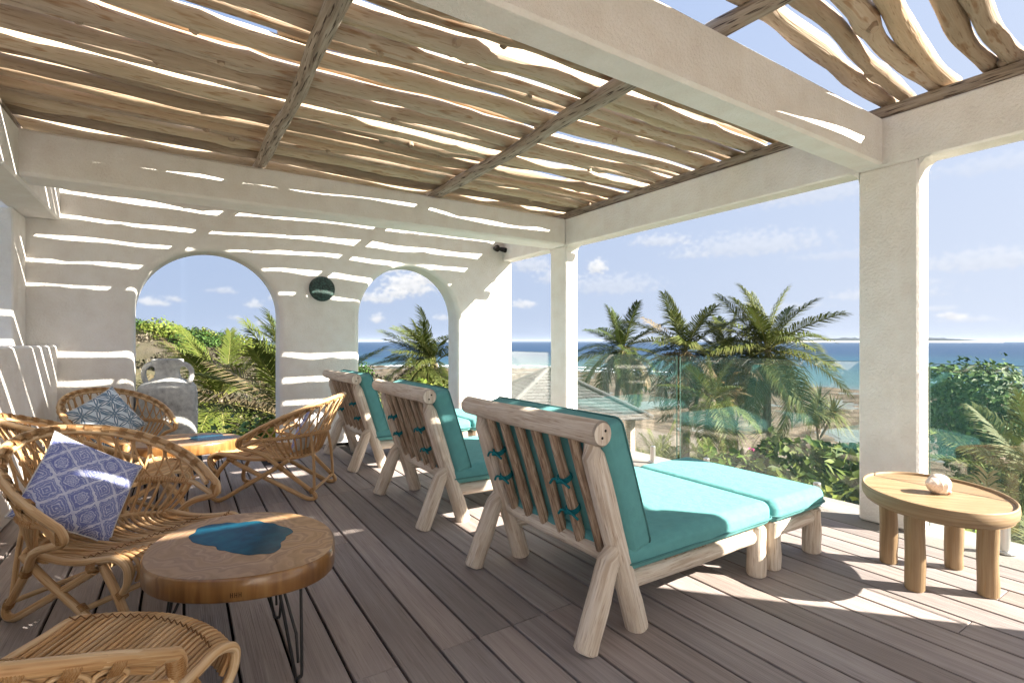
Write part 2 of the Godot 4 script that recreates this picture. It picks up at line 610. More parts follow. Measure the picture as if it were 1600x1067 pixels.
# ---------------------------------------------------------------- sky
func sky_panorama(w: int) -> ImageTexture:
	var hh := w / 2
	# base gradient (linear radiance)
	var sw := 256
	var sh := 256
	var im := Image.create(sw, sh, false, Image.FORMAT_RGBF)
	for y in sh:
		var el := PI * 0.5 - PI * (y + 0.5) / sh
		for x in sw:
			var az := TAU * (x + 0.5) / sw
			var e := maxf(el, 0.0) / (PI * 0.5)
			var col := Vector3(0.37, 0.46, 0.63).lerp(Vector3(0.30, 0.42, 0.68), pow(smoothstep(0.0, 0.42, e), 0.7))
			col = col.lerp(Vector3(0.16, 0.31, 0.66), smoothstep(0.3, 1.0, e))
			# paler, warmer air towards the sun
			var k := 0.5 + 0.5 * cos(az - deg_to_rad(137.0))
			col = col.lerp(Vector3(0.86, 0.89, 0.95), clampf(pow(k, 1.6), 0.0, 1.0) * 0.62 * (1.0 - 0.5 * e))
			# bright glow round the out-of-view sun, added to fill the shaded terrace
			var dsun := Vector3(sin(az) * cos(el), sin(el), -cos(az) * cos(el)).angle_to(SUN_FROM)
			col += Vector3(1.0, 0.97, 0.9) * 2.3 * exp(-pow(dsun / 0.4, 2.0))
			if el < 0.0:
				col = col.lerp(Vector3(0.3, 0.32, 0.33), smoothstep(0.0, -0.15, el))
			im.set_pixel(x, y, Color(col.x, col.y, col.z))
	im.resize(w, hh, Image.INTERPOLATE_CUBIC)
	# cumulus: [azimuth, elevation, half width, half height (deg), strength]
	var f := FastNoiseLite.new()
	f.seed = 7
	f.frequency = 0.45
	f.fractal_octaves = 5
	var puffs := [[18.7, 4.6, 1.8, 0.9, 0.8], [21.5, 6.0, 3.4, 2.0, 1.0], [19.5, 8.0, 2.4, 1.2, 0.7], [23.5, 6.9, 2.2, 1.4, 0.9], [18.2, 2.4, 0.9, 0.7, 0.9], [20.2, 5.2, 1.6, 0.8, 0.9], [17.2, 4.7, 1.4, 0.7, 0.7], [25.2, 2.6, 1.2, 0.5, 0.6],
		[42.4, 8.0, 1.3, 1.2, 1.0], [34.2, 4.1, 1.5, 0.7, 0.8], [35.0, 8.4, 3.0, 1.3, 0.5], [49.2, 10.6, 3.5, 0.9, 0.5], [46.0, 12.0, 2.4, 0.6, 0.4], [52.0, 9.0, 2.5, 0.5, 0.3],
		[-2.1, 3.6, 1.5, 0.55, 0.8], [-0.4, 3.9, 0.8, 0.4, 0.7], [3.4, 4.9, 1.4, 0.4, 0.5], [6.2, 3.7, 1.0, 0.6, 0.7], [8.2, 4.4, 0.8, 0.6, 0.6], [4.5, 2.3, 0.8, 0.3, 0.5], [6.8, 1.8, 0.5, 0.5, 0.6], [9.8, 4.2, 1.4, 0.5, 0.6],
		[73.6, 2.1, 1.1, 0.5, 0.9], [72.6, 2.8, 1.6, 0.4, 0.4], [74.8, 1.8, 2.2, 0.4, 0.4], [71.0, 5.0, 2.6, 0.5, 0.3], [62.0, 3.4, 3.0, 0.5, 0.25], [66.0, 8.0, 5.0, 0.6, 0.25], [56.0, 18.0, 6.0, 1.2, 0.3], [78.0, 14.0, 7.0, 1.0, 0.25], [44.0, 6.0, 6.0, 1.6, 0.35], [58.0, 9.5, 8.0, 1.8, 0.4], [69.0, 4.2, 5.0, 0.8, 0.4], [76.0, 6.5, 6.0, 1.4, 0.4], [63.0, 14.0, 9.0, 2.0, 0.35], [38.0, 7.0, 3.0, 1.2, 0.5]]
	for i in 40:
		puffs.append([rng.randf_range(85.0, 352.0), rng.randf_range(2.0, 16.0), rng.randf_range(0.8, 4.0), rng.randf_range(0.4, 1.3), rng.randf_range(0.3, 1.0)])
	for pf in puffs:
		var m := 2.2
		for y in range(int((90.0 - pf[1] - pf[3] * m) / 180.0 * hh), int((90.0 - pf[1] + pf[3] * m) / 180.0 * hh) + 1):
			for xx in range(int((pf[0] - pf[2] * m) / 360.0 * w), int((pf[0] + pf[2] * m) / 360.0 * w) + 1):
				var x := posmod(xx, w)
				var az := (xx + 0.5) / w * 360.0
				var el := 90.0 - (y + 0.5) / hh * 180.0
				var dx: float = (az - pf[0]) / pf[2]
				var dy: float = (el - pf[1]) / pf[3]
				if dy < 0.0:
					dy *= 1.7
				var nz := f.get_noise_2d(az * 2.2, el * 3.4) * 0.95 + f.get_noise_2d(az * 7.0 + 50.0, el * 9.0) * 0.35
				var d := 1.12 - sqrt(dx * dx + dy * dy) + nz * 0.62
				var a: float = smoothstep(0.05, 0.75, d) * pf[4] * 0.85
				if a > 0.003:
					var bright := 0.76 + 0.12 * clampf(dy + nz, -0.8, 0.8)
					im.set_pixel(x, y, im.get_pixel(x, y).lerp(Color(bright, bright * 0.995, bright * 0.99), a))
	return ImageTexture.create_from_image(im)

func set_the_light() -> void:
	var cam := Camera3D.new()
	cam.name = "camera"
	cam.position = Vector3(0, 1.2, 0)
	cam.rotation.y = deg_to_rad(-32.92)
	cam.fov = 67.4
	cam.near = 0.05
	cam.far = 30000.0
	add_child(cam)
	cam.current = true
	var e := Environment.new()
	e.background_mode = Environment.BG_SKY
	var sk := Sky.new()
	var pm := PanoramaSkyMaterial.new()
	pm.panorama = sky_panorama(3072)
	sk.sky_material = pm
	e.sky = sk
	e.tonemap_mode = Environment.TONE_MAPPER_LINEAR
	e.tonemap_exposure = EXPOSURE
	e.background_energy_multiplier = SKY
	e.fog_enabled = true
	e.fog_density = 0.00005
	e.fog_light_color = Color(0.86, 0.91, 0.98)
	e.sdfgi_enabled = true
	e.ssao_enabled = true
	e.ssil_enabled = true
	var we := WorldEnvironment.new()
	we.name = "world"
	we.environment = e
	add_child(we)
	var sun := DirectionalLight3D.new()
	sun.name = "sun"
	sun.light_energy = SUN
	sun.light_color = Color(1.0, 0.965, 0.91)
	sun.light_angular_distance = 0.5
	sun.shadow_enabled = true
	add_child(sun)
	sun.look_at_from_position(SUN_FROM, Vector3.ZERO, Vector3.UP)

const EXPOSURE := 6.6
const SKY := 0.19
const SUN := 1.2
const SUN_FROM := Vector3(0.67, 0.63, 0.74)

# ---------------------------------------------------------------- terrace
func slabbox(lo: Vector3, hi: Vector3, bevel := 0.015) -> MB:
	var m := MB.new()
	m.cbox(lo, hi, bevel)
	return m

func wall_thing(called: String, label: String, category: String, boxes: Array, mm: Material, group := "") -> void:
	var m := MB.new()
	for b in boxes:
		m.cbox(b[0], b[1], b[2] if b.size() > 2 else 0.015)
	var o := part(called, m, mm, self)
	tag(o, label, category, group)

func arch_outline(off: float) -> PackedVector2Array:
	var x0 := -1.45
	var x1 := 4.0
	var o := PackedVector2Array([Vector2(x0, 0.0)])
	for a in ARCHES:
		var r: float = a[1] + off
		o.push_back(Vector2(a[0] - r, 0.0))
		for k in 33:
			var t := PI - PI * k / 32.0
			o.push_back(Vector2(a[0] + cos(t) * r, a[2] + sin(t) * r))
		o.push_back(Vector2(a[0] + r, 0.0))
	o.push_back(Vector2(x1, 0.0))
	o.push_back(Vector2(x1, 2.66))
	o.push_back(Vector2(x0, 2.66))
	return o

const ARCHES := [[0.268, 0.658, 1.485], [2.482, 0.665, 1.49]]

func build_arched_wall() -> void:
	var m := MB.new()
	var zf := -6.2
	var zb := -6.52
	var br := 0.07
	for face in [[zf, 1.0, br], [zb, -1.0, 0.02]]:
		var o := arch_outline(face[2])
		var ti := Geometry2D.triangulate_polygon(o)
		var f := m.v.size()
		for q in o:
			m.vert(Vector3(q.x, q.y, face[0]), Vector3(0, 0, face[1]), q)
		for k in range(0, ti.size(), 3):
			m.tri(f + ti[k], f + ti[k + 1], f + ti[k + 2])
	# jambs with a soft rounded arris on the terrace side
	for a in ARCHES:
		var prof := []
		for k in 7:
			var t := PI * 0.5 * k / 6.0
			prof.append([a[1] + br * (1.0 - sin(t)), zf - br * (1.0 - cos(t)), Vector2(-sin(t), cos(t))])
		prof.append([a[1], zb + 0.02, Vector2(-1, 0)])
		prof.append([a[1] + 0.02, zb, Vector2(-0.7, -0.7)])
		var base := m.v.size()
		for pr in prof:
			for k in 37:
				var c := Vector2(-1, 0)
				var pos := Vector2(a[0] - pr[0], 0.0)
				if k == 36:
					c = Vector2(1, 0)
					pos = Vector2(a[0] + pr[0], 0.0)
				elif k > 0 and k < 36:
					var t := PI - PI * (k - 1) / 34.0
					c = Vector2(cos(t), sin(t))
					pos = Vector2(a[0], a[2]) + c * pr[0]
				var nn := Vector3(c.x * pr[2].x, c.y * pr[2].x, pr[2].y).normalized()
				m.vert(Vector3(pos.x, pos.y, pr[1]), nn, Vector2(k * 0.1, pr[1]))
		for i in prof.size() - 1:
			for k in 36:
				var q := base + i * 37 + k
				m.quad(q, q + 1, q + 38, q + 37)
	# right-hand end, left-hand end and top
	m.flat_quad(Vector3(4.0, 0, zf), Vector3(4.0, 2.66, zf), Vector3(4.0, 2.66, zb), Vector3(4.0, 0, zb), Vector3.RIGHT)
	m.flat_quad(Vector3(-1.45, 0, zf), Vector3(-1.45, 2.66, zf), Vector3(-1.45, 2.66, zb), Vector3(-1.45, 0, zb), Vector3.LEFT)
	m.flat_quad(Vector3(-1.45, 2.66, zf), Vector3(4.0, 2.66, zf), Vector3(4.0, 2.66, zb), Vector3(-1.45, 2.66, zb), Vector3.UP)
	var o := part("arched_wall", m, M.plaster, self)
	tag(o, "white plaster end wall with two round-topped arched openings onto the garden", "wall")

func build_terrace() -> void:
	# deck: boards run away from the house, butt joints in rows
	var deck := Node3D.new()
	put(deck, "wooden_deck", self)
	tag(deck, "grey-brown weathered timber deck with dark gaps between its long boards", "", "", "structure")
	var joints := [2.9, 0.51, -1.82, -4.15, -6.5]
	for k in range(-11, 19):
		var x0 := 0.513 + 0.1672 * k + 0.006
		var odd := k in [-8, -3, 1, 6, 13, 16]
		for j in 4:
			var shift := 0.0
			if odd:
				shift = 1.05
			var b := MB.new()
			var tone := rng.randf_range(0.74, 1.18)
			var warm := rng.randf_range(-0.035, 0.035)
			var col := Color(tone * (1.0 + warm), tone, tone * (1.0 - warm))
			var dy := rng.randf_range(-0.0012, 0.0)
			b.cbox(Vector3(x0, -0.024, joints[j + 1] + 0.0015 + shift), Vector3(x0 + 0.1552, dy, joints[j] - 0.0015 + shift), 0.0025, col, Vector2(rng.randf() * 3.0, rng.randf() * 5.0))
			part("deck_board", b, M.deck, deck)
	structure("deck_base", slabbox(Vector3(-1.5, -0.3, -6.52), Vector3(3.69, -0.04, 2.9), 0.0), M.deck_dark, "dark joists and membrane below the gaps of the deck")
	structure("edge_coping", slabbox(Vector3(3.695, -0.2, -6.56), Vector3(4.2, -0.002, 2.9), 0.01), M.stone, "pale stone coping strip along the outer edge of the deck")
	wall_thing("terrace_base", "white plastered storey below the timber terrace", "wall", [[Vector3(-1.5, -3.7, -6.55), Vector3(4.15, -0.31, 2.95)]], M.plaster)

	build_arched_wall()
	# columns and beams; columns stand 3 mm proud of the beams
	for c in [[-5.07, -4.76, 4.03, "slim white square column at the far corner beside the glass"], [-1.63, -1.295, 4.01, "wide white column nearest the oval side table"]]:
		var t := thing("plaster_column", c[3], "column", Vector3(3.94, 0, (c[0] + c[1]) * 0.5), 0.0, "square columns on the sea side")
		var hz: float = (c[1] - c[0]) * 0.5
		part("shaft", slabbox(Vector3(-0.09, 0.0, -hz), Vector3(c[2] - 3.94, 2.34, hz), 0.012), M.plaster, t)
		for q: float in [-1.0, 1.0]:
			var fl := MB.new()
			fillet(fl, -0.084, c[2] - 3.946, q * hz, q, 2.343, 0.075)
			part("haunch", fl, M.plaster, t)
	wall_thing("edge_beam", "white plaster beam on the sea side carried by the square columns", "beam", [[Vector3(3.853, 2.341, -6.196), Vector3(4.027, 2.66, 2.9), 0.012]], M.plaster)
	wall_thing("cross_beam", "massive white plaster cross beam overhead nearest the viewer, striped by sun", "beam", [[Vector3(-1.2, 2.35, -1.65), Vector3(3.85, 2.661, -1.485), 0.015]], M.plaster, "plaster cross beams")
	wall_thing("cross_beam", "long white plaster cross beam in front of the arched wall", "beam", [[Vector3(-1.2, 2.342, -5.06), Vector3(3.85, 2.662, -4.76), 0.02]], M.plaster, "plaster cross beams")
	wall_thing("side_beam", "white plaster beam along the left side above the low wall", "beam", [[Vector3(-1.21, 2.31, -6.198), Vector3(-0.93, 2.664, 2.9), 0.015]], M.plaster)
	wall_thing("corner_pier", "white plaster pier in the back left corner under the side beam", "pier", [[Vector3(-1.44, 0.0, -6.198), Vector3(-1.163, 2.309, -5.78), 0.012]], M.plaster)
	wall_thing("low_wall", "low white plaster parapet wall on the left behind the rattan chairs", "wall", [[Vector3(-1.42, 0.0, -6.197), Vector3(-0.95, 1.165, 9.19), 0.015]], M.plaster)
	# the house behind the viewer and its solid roof slab
	wall_thing("house_wall", "white plaster house wall closing the terrace far behind the viewer", "wall", [[Vector3(-1.4, 0.0, 9.2), Vector3(4.2, 3.2, 9.5), 0.01]], M.plaster)
	wall_thing("wing_wall", "white plaster wing wall on the sea side beside the viewer", "wall", [[Vector3(3.85, 0.0, 0.585), Vector3(4.05, 2.339, 3.2), 0.01]], M.plaster)
	structure("bounce_paving", slabbox(Vector3(-1.5, -0.3, 2.902), Vector3(4.2, -0.004, 9.3), 0.01), M.stone, "unseen pale stone paving added behind the viewer to bounce sunlight forward")  # out of view, added so sunlit stone bounces light under the roof
	wall_thing("roof_slab", "flat white roof slab over the house side of the terrace", "roof", [[Vector3(-1.4, 2.67, 0.5), Vector3(4.3, 2.9, 3.2), 0.01]], M.plaster)

func fillet(m: MB, x0: float, x1: float, z: float, s: float, ytop: float, r: float) -> void:
	# concave quarter between the column face (at z, facing s) and the beam underside
	var prev := Vector3.ZERO
	for k in 9:
		var t := PI * 0.5 * k / 8.0
		var p := Vector3(0, ytop - r + r * sin(t), z + s * (r - r * cos(t)))
		if k > 0:
			var nn := Vector3(0, -1, s)
			m.flat_quad(Vector3(x0, prev.y, prev.z), Vector3(x1, prev.y, prev.z), Vector3(x1, p.y, p.z), Vector3(x0, p.y, p.z), nn)
			for x in [x0, x1]:
				m.flat_quad(Vector3(x, prev.y, prev.z), Vector3(x, p.y, p.z), Vector3(x, ytop, p.z), Vector3(x, ytop, prev.z), Vector3(-1 if x == x0 else 1, 0, 0))
		prev = p

# ---------------------------------------------------------------- pergola of crooked poles
func pole_mesh(x0: float, x1: float, z: float, y: float, r0: float, r1: float, amp: float, sd: float, yaw := 0.0) -> MB:
	var m := MB.new()
	var pts := PackedVector3Array()
	var rad := PackedFloat32Array()
	var nseg := int((x1 - x0) / 0.11) + 2
	var p1 := rng.randf() * TAU
	var p2 := rng.randf() * TAU
	var p3 := rng.randf() * TAU
	var w1 := rng.randf_range(1.0, 1.9)
	var w2 := rng.randf_range(2.6, 4.2)
	var ks := []
	for q in 4:
		ks.append([rng.randf_range(x0, x1), rng.randf_range(0.12, 0.34), rng.randf_range(0.04, 0.09)])
	for i in nseg + 1:
		var t := float(i) / nseg
		var x := lerpf(x0, x1, t)
		# neighbours nest into one another, so they share the slow bends
		var dz := 0.03 * sin(x * 1.25 + z * 0.8) + 0.016 * sin(x * 2.9 - z * 1.1) + amp * (sin(x * w1 + p1) * 0.5 + sin(x * w2 + p2) * 0.35 + sin(x * 7.3 + p3) * 0.2)
		var dy := amp * 0.45 * (sin(x * w1 * 0.8 + p2) + sin(x * w2 + p3) * 0.4)
		pts.push_back(Vector3(x, y + dy, z + dz + yaw * (x - 2.0)))
		var knot := 1.0 + 0.06 * sin(x * 9.0 + p1) + 0.05 * sin(x * 3.1 + p2)
		for q in ks:
			knot += q[1] * exp(-pow((x - q[0]) / q[2], 2.0))
		rad.push_back(lerpf(r0, r1, t) * knot)
	var tone := rng.randf_range(0.56, 1.12)
	var warm := rng.randf_range(0.0, 0.11)
	for q in ks:
		# stub of a lopped side branch at some knots
		if q[1] > 0.26:
			var at := clampi(int((q[0] - x0) / (x1 - x0) * nseg), 0, nseg)
			var d := Vector3(rng.randf_range(-0.6, 0.6), rng.randf_range(-0.9, -0.1), rng.randf_range(-1.0, 1.0)).normalized()
			m.tube(P([pts[at], pts[at] + d * rad[at] * 1.0, pts[at] + d * rad[at] * 1.32]), PackedFloat32Array([r0 * 0.6, r0 * 0.5, r0 * 0.36]), 7, Color(tone * 0.85, tone * 0.8, tone * 0.75))
	m.tube(pts, rad, 11, Color(tone * (1.0 + warm), tone, tone * (1.0 - warm * 1.3)), true, Vector2(rng.randf(), rng.randf() * 4.0), 0.1, sd)
	return m

func build_pergola() -> void:
	var t := thing("pergola_roof", "pergola roof of crooked bleached branch poles laid over three grey bearers", "pergola")
	# bearers along the terrace
	for b in [[0.58, 0.047], [2.2, 0.05]]:
		var pts := PackedVector3Array()
		var rad := PackedFloat32Array()
		for i in 40:
			var z := lerpf(-6.15, 0.48, i / 39.0)
			pts.push_back(Vector3(b[0] + 0.012 * sin(z * 1.7 + b[0]) + 0.006 * sin(z * 5.1), 2.712 + 0.006 * sin(z * 2.3), z))
			rad.push_back(b[1] * (1.0 + 0.1 * sin(z * 3.1 + b[0] * 4.0) + 0.05 * sin(z * 11.0)))
		var m := MB.new()
		m.tube(pts, rad, 12, Color(1, 1, 1), true, Vector2(b[0], 0.0), 0.06, b[0])
		part("bearer", m, M.grey_wood, t)
	for e in [[-1.13, -0.955], [3.862, 4.0]]:
		var m := MB.new()
		m.cbox(Vector3(e[0], 2.668, -6.15), Vector3(e[1], 2.74, 0.4), 0.008, Color(0.8, 0.78, 0.76), Vector2(e[0], 0.3))
		# grain runs along the plank
		part("wall_plate", m, M.grey_wood, t)
	# poles, close together over the sitting area
	var z := -6.14
	var k := 0
	while z < -1.72:
		var r := rng.randf_range(0.039, 0.057)
		var x1 := 4.28 + 0.3 * fposmod(k * 0.618, 1.0) + rng.randf() * 0.06
		part("branch_pole", pole_mesh(-1.2 - rng.randf() * 0.1, x1, z, 2.745 + 0.05 + (0.034 if k % 2 == 1 else 0.0) + rng.randf() * 0.016, r, r * rng.randf_range(0.72, 1.0), rng.randf_range(0.011, 0.02), k * 1.3), M.driftwood, t)
		z += r * 2.0 + rng.randf_range(0.008, 0.056)
		k += 1
	# a second, looser layer of shorter poles resting on the first
	for i in 6:
		var zz := rng.randf_range(-5.9, -1.8)
		var xa := rng.randf_range(-1.2, 1.6)
		var xb := minf(xa + rng.randf_range(1.6, 3.4), 4.2)
		part("branch_pole", pole_mesh(xa, xb, zz, 2.745 + 0.048 + 0.09, 0.042, 0.032, 0.04, i * 2.1), M.driftwood, t)
	# wider-spaced thicker poles in the bay nearest the viewer
	z = -1.415
	k = 0
	while z < 0.42:
		var r := rng.randf_range(0.047, 0.06)
		part("branch_pole", pole_mesh(-1.2, rng.randf_range(3.98, 4.16), z, 2.745 + 0.06, r * 1.05, r * 0.85, rng.randf_range(0.02, 0.032), k * 0.7, -0.04), M.driftwood, t)
		z += r * 2.0 + (rng.randf_range(0.03, 0.075) if k % 2 == 1 else rng.randf_range(-0.012, 0.015))
		k += 1

# ---------------------------------------------------------------- glass balustrade
func build_glass() -> void:
	var gx := 3.93
	var spans := [[-6.19, -5.09, "far pane of glass balustrade between the end wall and slim column"], [-4.745, -3.205, "clear glass balustrade pane beside the slim far column, palms behind it"], [-3.17, -1.65, "clear glass balustrade pane left of the wide column, in front of the forked screw pine"], [-1.265, 0.56, "nearest glass balustrade pane right of the wide column behind the side table"]]
	for s in spans:
		var t := thing("glass_pane", s[2], "glass balustrade", Vector3(gx, 0, (s[0] + s[1]) * 0.5), 0.0, "glass balustrade panes")
		var hw: float = (s[1] - s[0]) * 0.5
		var m := MB.new()
		m.cbox(Vector3(-0.006, 0.05, -hw + 0.002), Vector3(0.006, 1.06, hw - 0.002), 0.0)
		part("pane", m, M.glass, t)
		var e := MB.new()
		e.cbox(Vector3(-0.0055, 1.0602, -hw), Vector3(0.0055, 1.063, hw))
		for q in [-hw, hw - 0.0019]:
			e.cbox(Vector3(-0.0055, 0.05, q), Vector3(0.0055, 1.06, q + 0.0018))
		part("polished_edge", e, M.glass_edge, t)
		for q: float in [-hw * 0.62, hw * 0.62]:
			var sp := MB.new()
			sp.lathe(PackedVector2Array([Vector2(0.001, 0.0), Vector2(0.048, 0.0), Vector2(0.05, 0.006), Vector2(0.046, 0.014), Vector2(0.03, 0.016), Vector2(0.026, 0.02), Vector2(0.026, 0.158), Vector2(0.022, 0.164), Vector2(0.001, 0.165)]), 20, Color.WHITE, Transform3D(Basis(), Vector3(0, 0, q)))
			part("spigot", sp, M.steel, t)

# ---------------------------------------------------------------- loungers
func log_mesh(a: Vector3, b: Vector3, r0: float, r1: float, neck_a := 0.0, neck_b := 0.0, sides := 14) -> MB:
	# a peeled log: slightly uneven, ends chamfered or whittled down to a neck
	var m := MB.new()
	var l := a.distance_to(b)
	var d := (b - a) / l
	var pts := PackedVector3Array()
	var rad := PackedFloat32Array()
	var s := rng.randf() * TAU
	var stops := [[0.0, 0.86], [0.008, 1.0]] if neck_a == 0.0 else [[0.0, 0.45], [neck_a * 0.5, 0.66], [neck_a, 0.98]]
	for q in stops:
		pts.push_back(a + d * q[0])
		rad.push_back(r0 * q[1])
	var from: float = stops[-1][0]
	var to: float = l - (0.008 if neck_b == 0.0 else neck_b)
	for i in range(1, 7):
		var t := float(i) / 7.0
		pts.push_back(a + d * lerpf(from, to, t) + Vector3(0, 0.003 * sin(t * 5.0 + s), 0.002 * sin(t * 7.0 + s)))
		rad.push_back(lerpf(r0, r1, t) * (1.0 + 0.025 * sin(t * 9.0 + s)))
	var ends := [[to, 1.0], [l, 0.86]] if neck_b == 0.0 else [[to, 0.98], [l - neck_b * 0.5, 0.68], [l, 0.45]]
	for q in ends:
		pts.push_back(a + d * q[0])
		rad.push_back(r1 * q[1])
	var tone := rng.randf_range(0.9, 1.06)
	m.tube(pts, rad, sides, Color(tone, tone * 0.99, tone * 0.97), true, Vector2(rng.randf(), rng.randf() * 3.0), 0.03, s)
	return m

func build_lounger() -> Node3D:
	var t := thing("lounge_chair", "nearest teal-cushioned log lounge chair, its slatted back close to the viewer", "lounge chair", Vector3(1.31, 0, -1.955), 0.0, "log lounge chairs in a row facing the sea")
	for s: float in [-1.0, 1.0]:
		part("back_post", log_mesh(Vector3(0.30, 0, s * 0.435), Vector3(0.035, 0.815, s * 0.435), 0.049, 0.046, 0.0, 0.07), M.limed_wood, t)
		part("back_strut", log_mesh(Vector3(0.0, 0, s * 0.45), Vector3(0.165, 0.405, s * 0.442), 0.05, 0.046, 0.0, 0.09), M.limed_wood, t)
		part("side_rail", log_mesh(Vector3(0.235, 0.212, s * 0.425), Vector3(1.16, 0.205, s * 0.425), 0.042, 0.04, 0.0, 0.04), M.limed_wood, t)
		part("front_leg", log_mesh(Vector3(1.175, 0, s * 0.43), Vector3(1.175, 0.255, s * 0.43), 0.047, 0.045), M.limed_wood, t)
	var rail := part("top_rail", log_mesh(Vector3(0.015, 0.853, -0.535), Vector3(0.015, 0.853, 0.535), 0.047, 0.05, 0.0, 0.0, 18), M.limed_wood, t)
	var ho := MB.new()
	for q in [Vector2(0.012, 0.012), Vector2(-0.004, -0.014)]:
		ho.tube(P([Vector3(0.015 + q.x, 0.853 + q.y, 0.5355), Vector3(0.015 + q.x, 0.853 + q.y, 0.5365)]), 0.0055, 10)
	part("peg_hole", ho, M.deck_dark, rail)
	part("cross_rail", log_mesh(Vector3(0.205, 0.295, -0.4), Vector3(0.205, 0.295, 0.4), 0.034, 0.036), M.limed_wood, t)
	part("front_rail", log_mesh(Vector3(1.175, 0.2, -0.4), Vector3(1.175, 0.2, 0.4), 0.034, 0.034), M.limed_wood, t)
	var zs := []
	for i in 6:
		var z := -0.335 + 0.134 * i
		zs.append(z)
		part("back_slat", log_mesh(Vector3(0.198, 0.31, z), Vector3(0.03, 0.82, z + 0.004), 0.026, 0.024, 0.0, 0.0, 10), M.limed_slat, t)
	for i in 5:
		var m := MB.new()
		m.cbox(Vector3(0.27 + 0.2 * i, 0.232, -0.44), Vector3(0.36 + 0.2 * i, 0.25, 0.44), 0.004)
		part("seat_slat", m, M.limed_slat, t)
	var m := MB.new()
	m.soft_box(Vector3(0.525, 0.062, 0.475), 0.045, 0.008, Transform3D(Basis(), Vector3(0.725, 0.315, 0)), 1.0)
	var sc := part("seat_cushion", m, M.teal_fabric, t)
	var pp := MB.new()
	piping(pp, Vector3(0.725, 0.296, 0), Vector3(1, 0, 0), Vector3(0, 0, 1), Vector2(0.5325, 0.4825), 0.05, 0.0045)
	part("piping", pp, M.teal_fabric, sc)
	# back cushion leans with the posts
	var up := Vector3(-0.265, 0.815, 0).normalized()
	var fw := Vector3(up.y, -up.x, 0)
	var xf := Transform3D(Basis(fw, up, Vector3.BACK), Vector3(0.198, 0.31, 0) + up * 0.28 + fw * 0.1)
	m = MB.new()
	m.soft_box(Vector3(0.066, 0.285, 0.478), 0.032, 0.007, xf, 2.3)
	var bc := part("back_cushion", m, M.teal_fabric, t)
	pp = MB.new()
	piping(pp, xf.origin + fw * 0.05, up, Vector3.BACK, Vector2(0.286, 0.479), 0.035, 0.0042)
	part("piping", pp, M.teal_fabric, bc)
	# cloth ties knotted round two slats at two heights
	for q in [[0, 0.36], [0, 0.62], [4, 0.30], [4, 0.58], [1, 0.86], [4, 0.84]]:
		if q[1] > 0.8:
			continue
		var c: Vector3 = Vector3(0.198, 0.31, zs[q[0]]).lerp(Vector3(0.03, 0.82, zs[q[0]]), q[1])
		var tm := MB.new()
		var ring := []
		for k in 17:
			var a := TAU * k / 16.0
			ring.append(c + fw * (cos(a) * 0.03) + Vector3(0, 0.004 * sin(a * 2.0), sin(a) * 0.03))
		for dy in [-0.008, 0.0, 0.008]:
			var rr := PackedVector3Array()
			for p in ring:
				rr.push_back(p + up * dy)
			tm.tube(rr, 0.0048, 5)
		tm.tube(spline([c - fw * 0.03, c - fw * 0.043 + Vector3(0, 0.012, 0.025), c - fw * 0.036 + Vector3(0, -0.012, 0.075)], 4), 0.006, 5)
		tm.tube(spline([c - fw * 0.03, c - fw * 0.043 + Vector3(0, 0.006, -0.03), c - fw * 0.036 + Vector3(0, -0.022, -0.06)], 4), 0.006, 5)
		tm.tube(P([c - fw * 0.026 + Vector3(0, 0, -0.01), c - fw * 0.04, c - fw * 0.026 + Vector3(0, 0, 0.01)]), 0.011, 6)
		part("cloth_tie", tm, M.tie_fabric, t)
	return t

func piping(m: MB, c: Vector3, e1: Vector3, e2: Vector3, hs: Vector2, r: float, th: float) -> void:
	var pts := PackedVector3Array()
	for q in [[1, 1, 0.0], [-1, 1, 0.5], [-1, -1, 1.0], [1, -1, 1.5]]:
		for k in 6:
			var a: float = PI * (q[2] + k / 10.0)
			pts.push_back(c + e1 * (q[0] * (hs.x - r) + cos(a) * r) + e2 * (q[1] * (hs.y - r) + sin(a) * r))
	pts.push_back(pts[0])
	m.tube(pts, th, 6, Color(0.6, 0.6, 0.6), false)

func build_footstool() -> Node3D:
	var t := thing("footstool", "teal-cushioned log footstool drawn up to the nearest lounge chair", "footstool", Vector3(2.83, 0, -1.955), 0.0, "log footstools at the lounge chairs")
	for s: float in [-1.0, 1.0]:
		for q: float in [-0.2, 0.2]:
			part("leg", log_mesh(Vector3(q, 0, s * 0.43), Vector3(q, 0.252, s * 0.43), 0.042 if q < 0.0 else 0.05, 0.042 if q < 0.0 else 0.047), M.limed_wood, t)
		part("side_rail", log_mesh(Vector3(-0.17, 0.205, s * 0.428), Vector3(0.17, 0.205, s * 0.428), 0.038, 0.038), M.limed_wood, t)
	for q: float in [-0.2, 0.2]:
		part("end_rail", log_mesh(Vector3(q, 0.205, -0.4), Vector3(q, 0.205, 0.4), 0.034, 0.034), M.limed_wood, t)
	var m := MB.new()
	m.soft_box(Vector3(0.262, 0.06, 0.48), 0.045, 0.006, Transform3D(Basis(), Vector3(0.0, 0.312, 0)), 4.0)
	var c := part("cushion", m, M.teal_fabric, t)
	var pp := MB.new()
	piping(pp, Vector3(0, 0.294, 0), Vector3(1, 0, 0), Vector3(0, 0, 1), Vector2(0.268, 0.486), 0.05, 0.0045)
	part("piping", pp, M.teal_fabric, c)
	return t

# ---------------------------------------------------------------- rattan tub chairs; local +z is forward, x to the side
func rim_at(a: float) -> Vector3:
	# a = 0 at the middle of the back, up to about 2.0 rad at the arms
	var k := maxf((cos(a * 0.92) + 0.194) / 1.194, 0.0)
	return Vector3(0.375 * sin(a), lerpf(0.50, 0.775, pow(k, 0.85)), -0.03 - 0.43 * cos(a) - 0.03 * k)

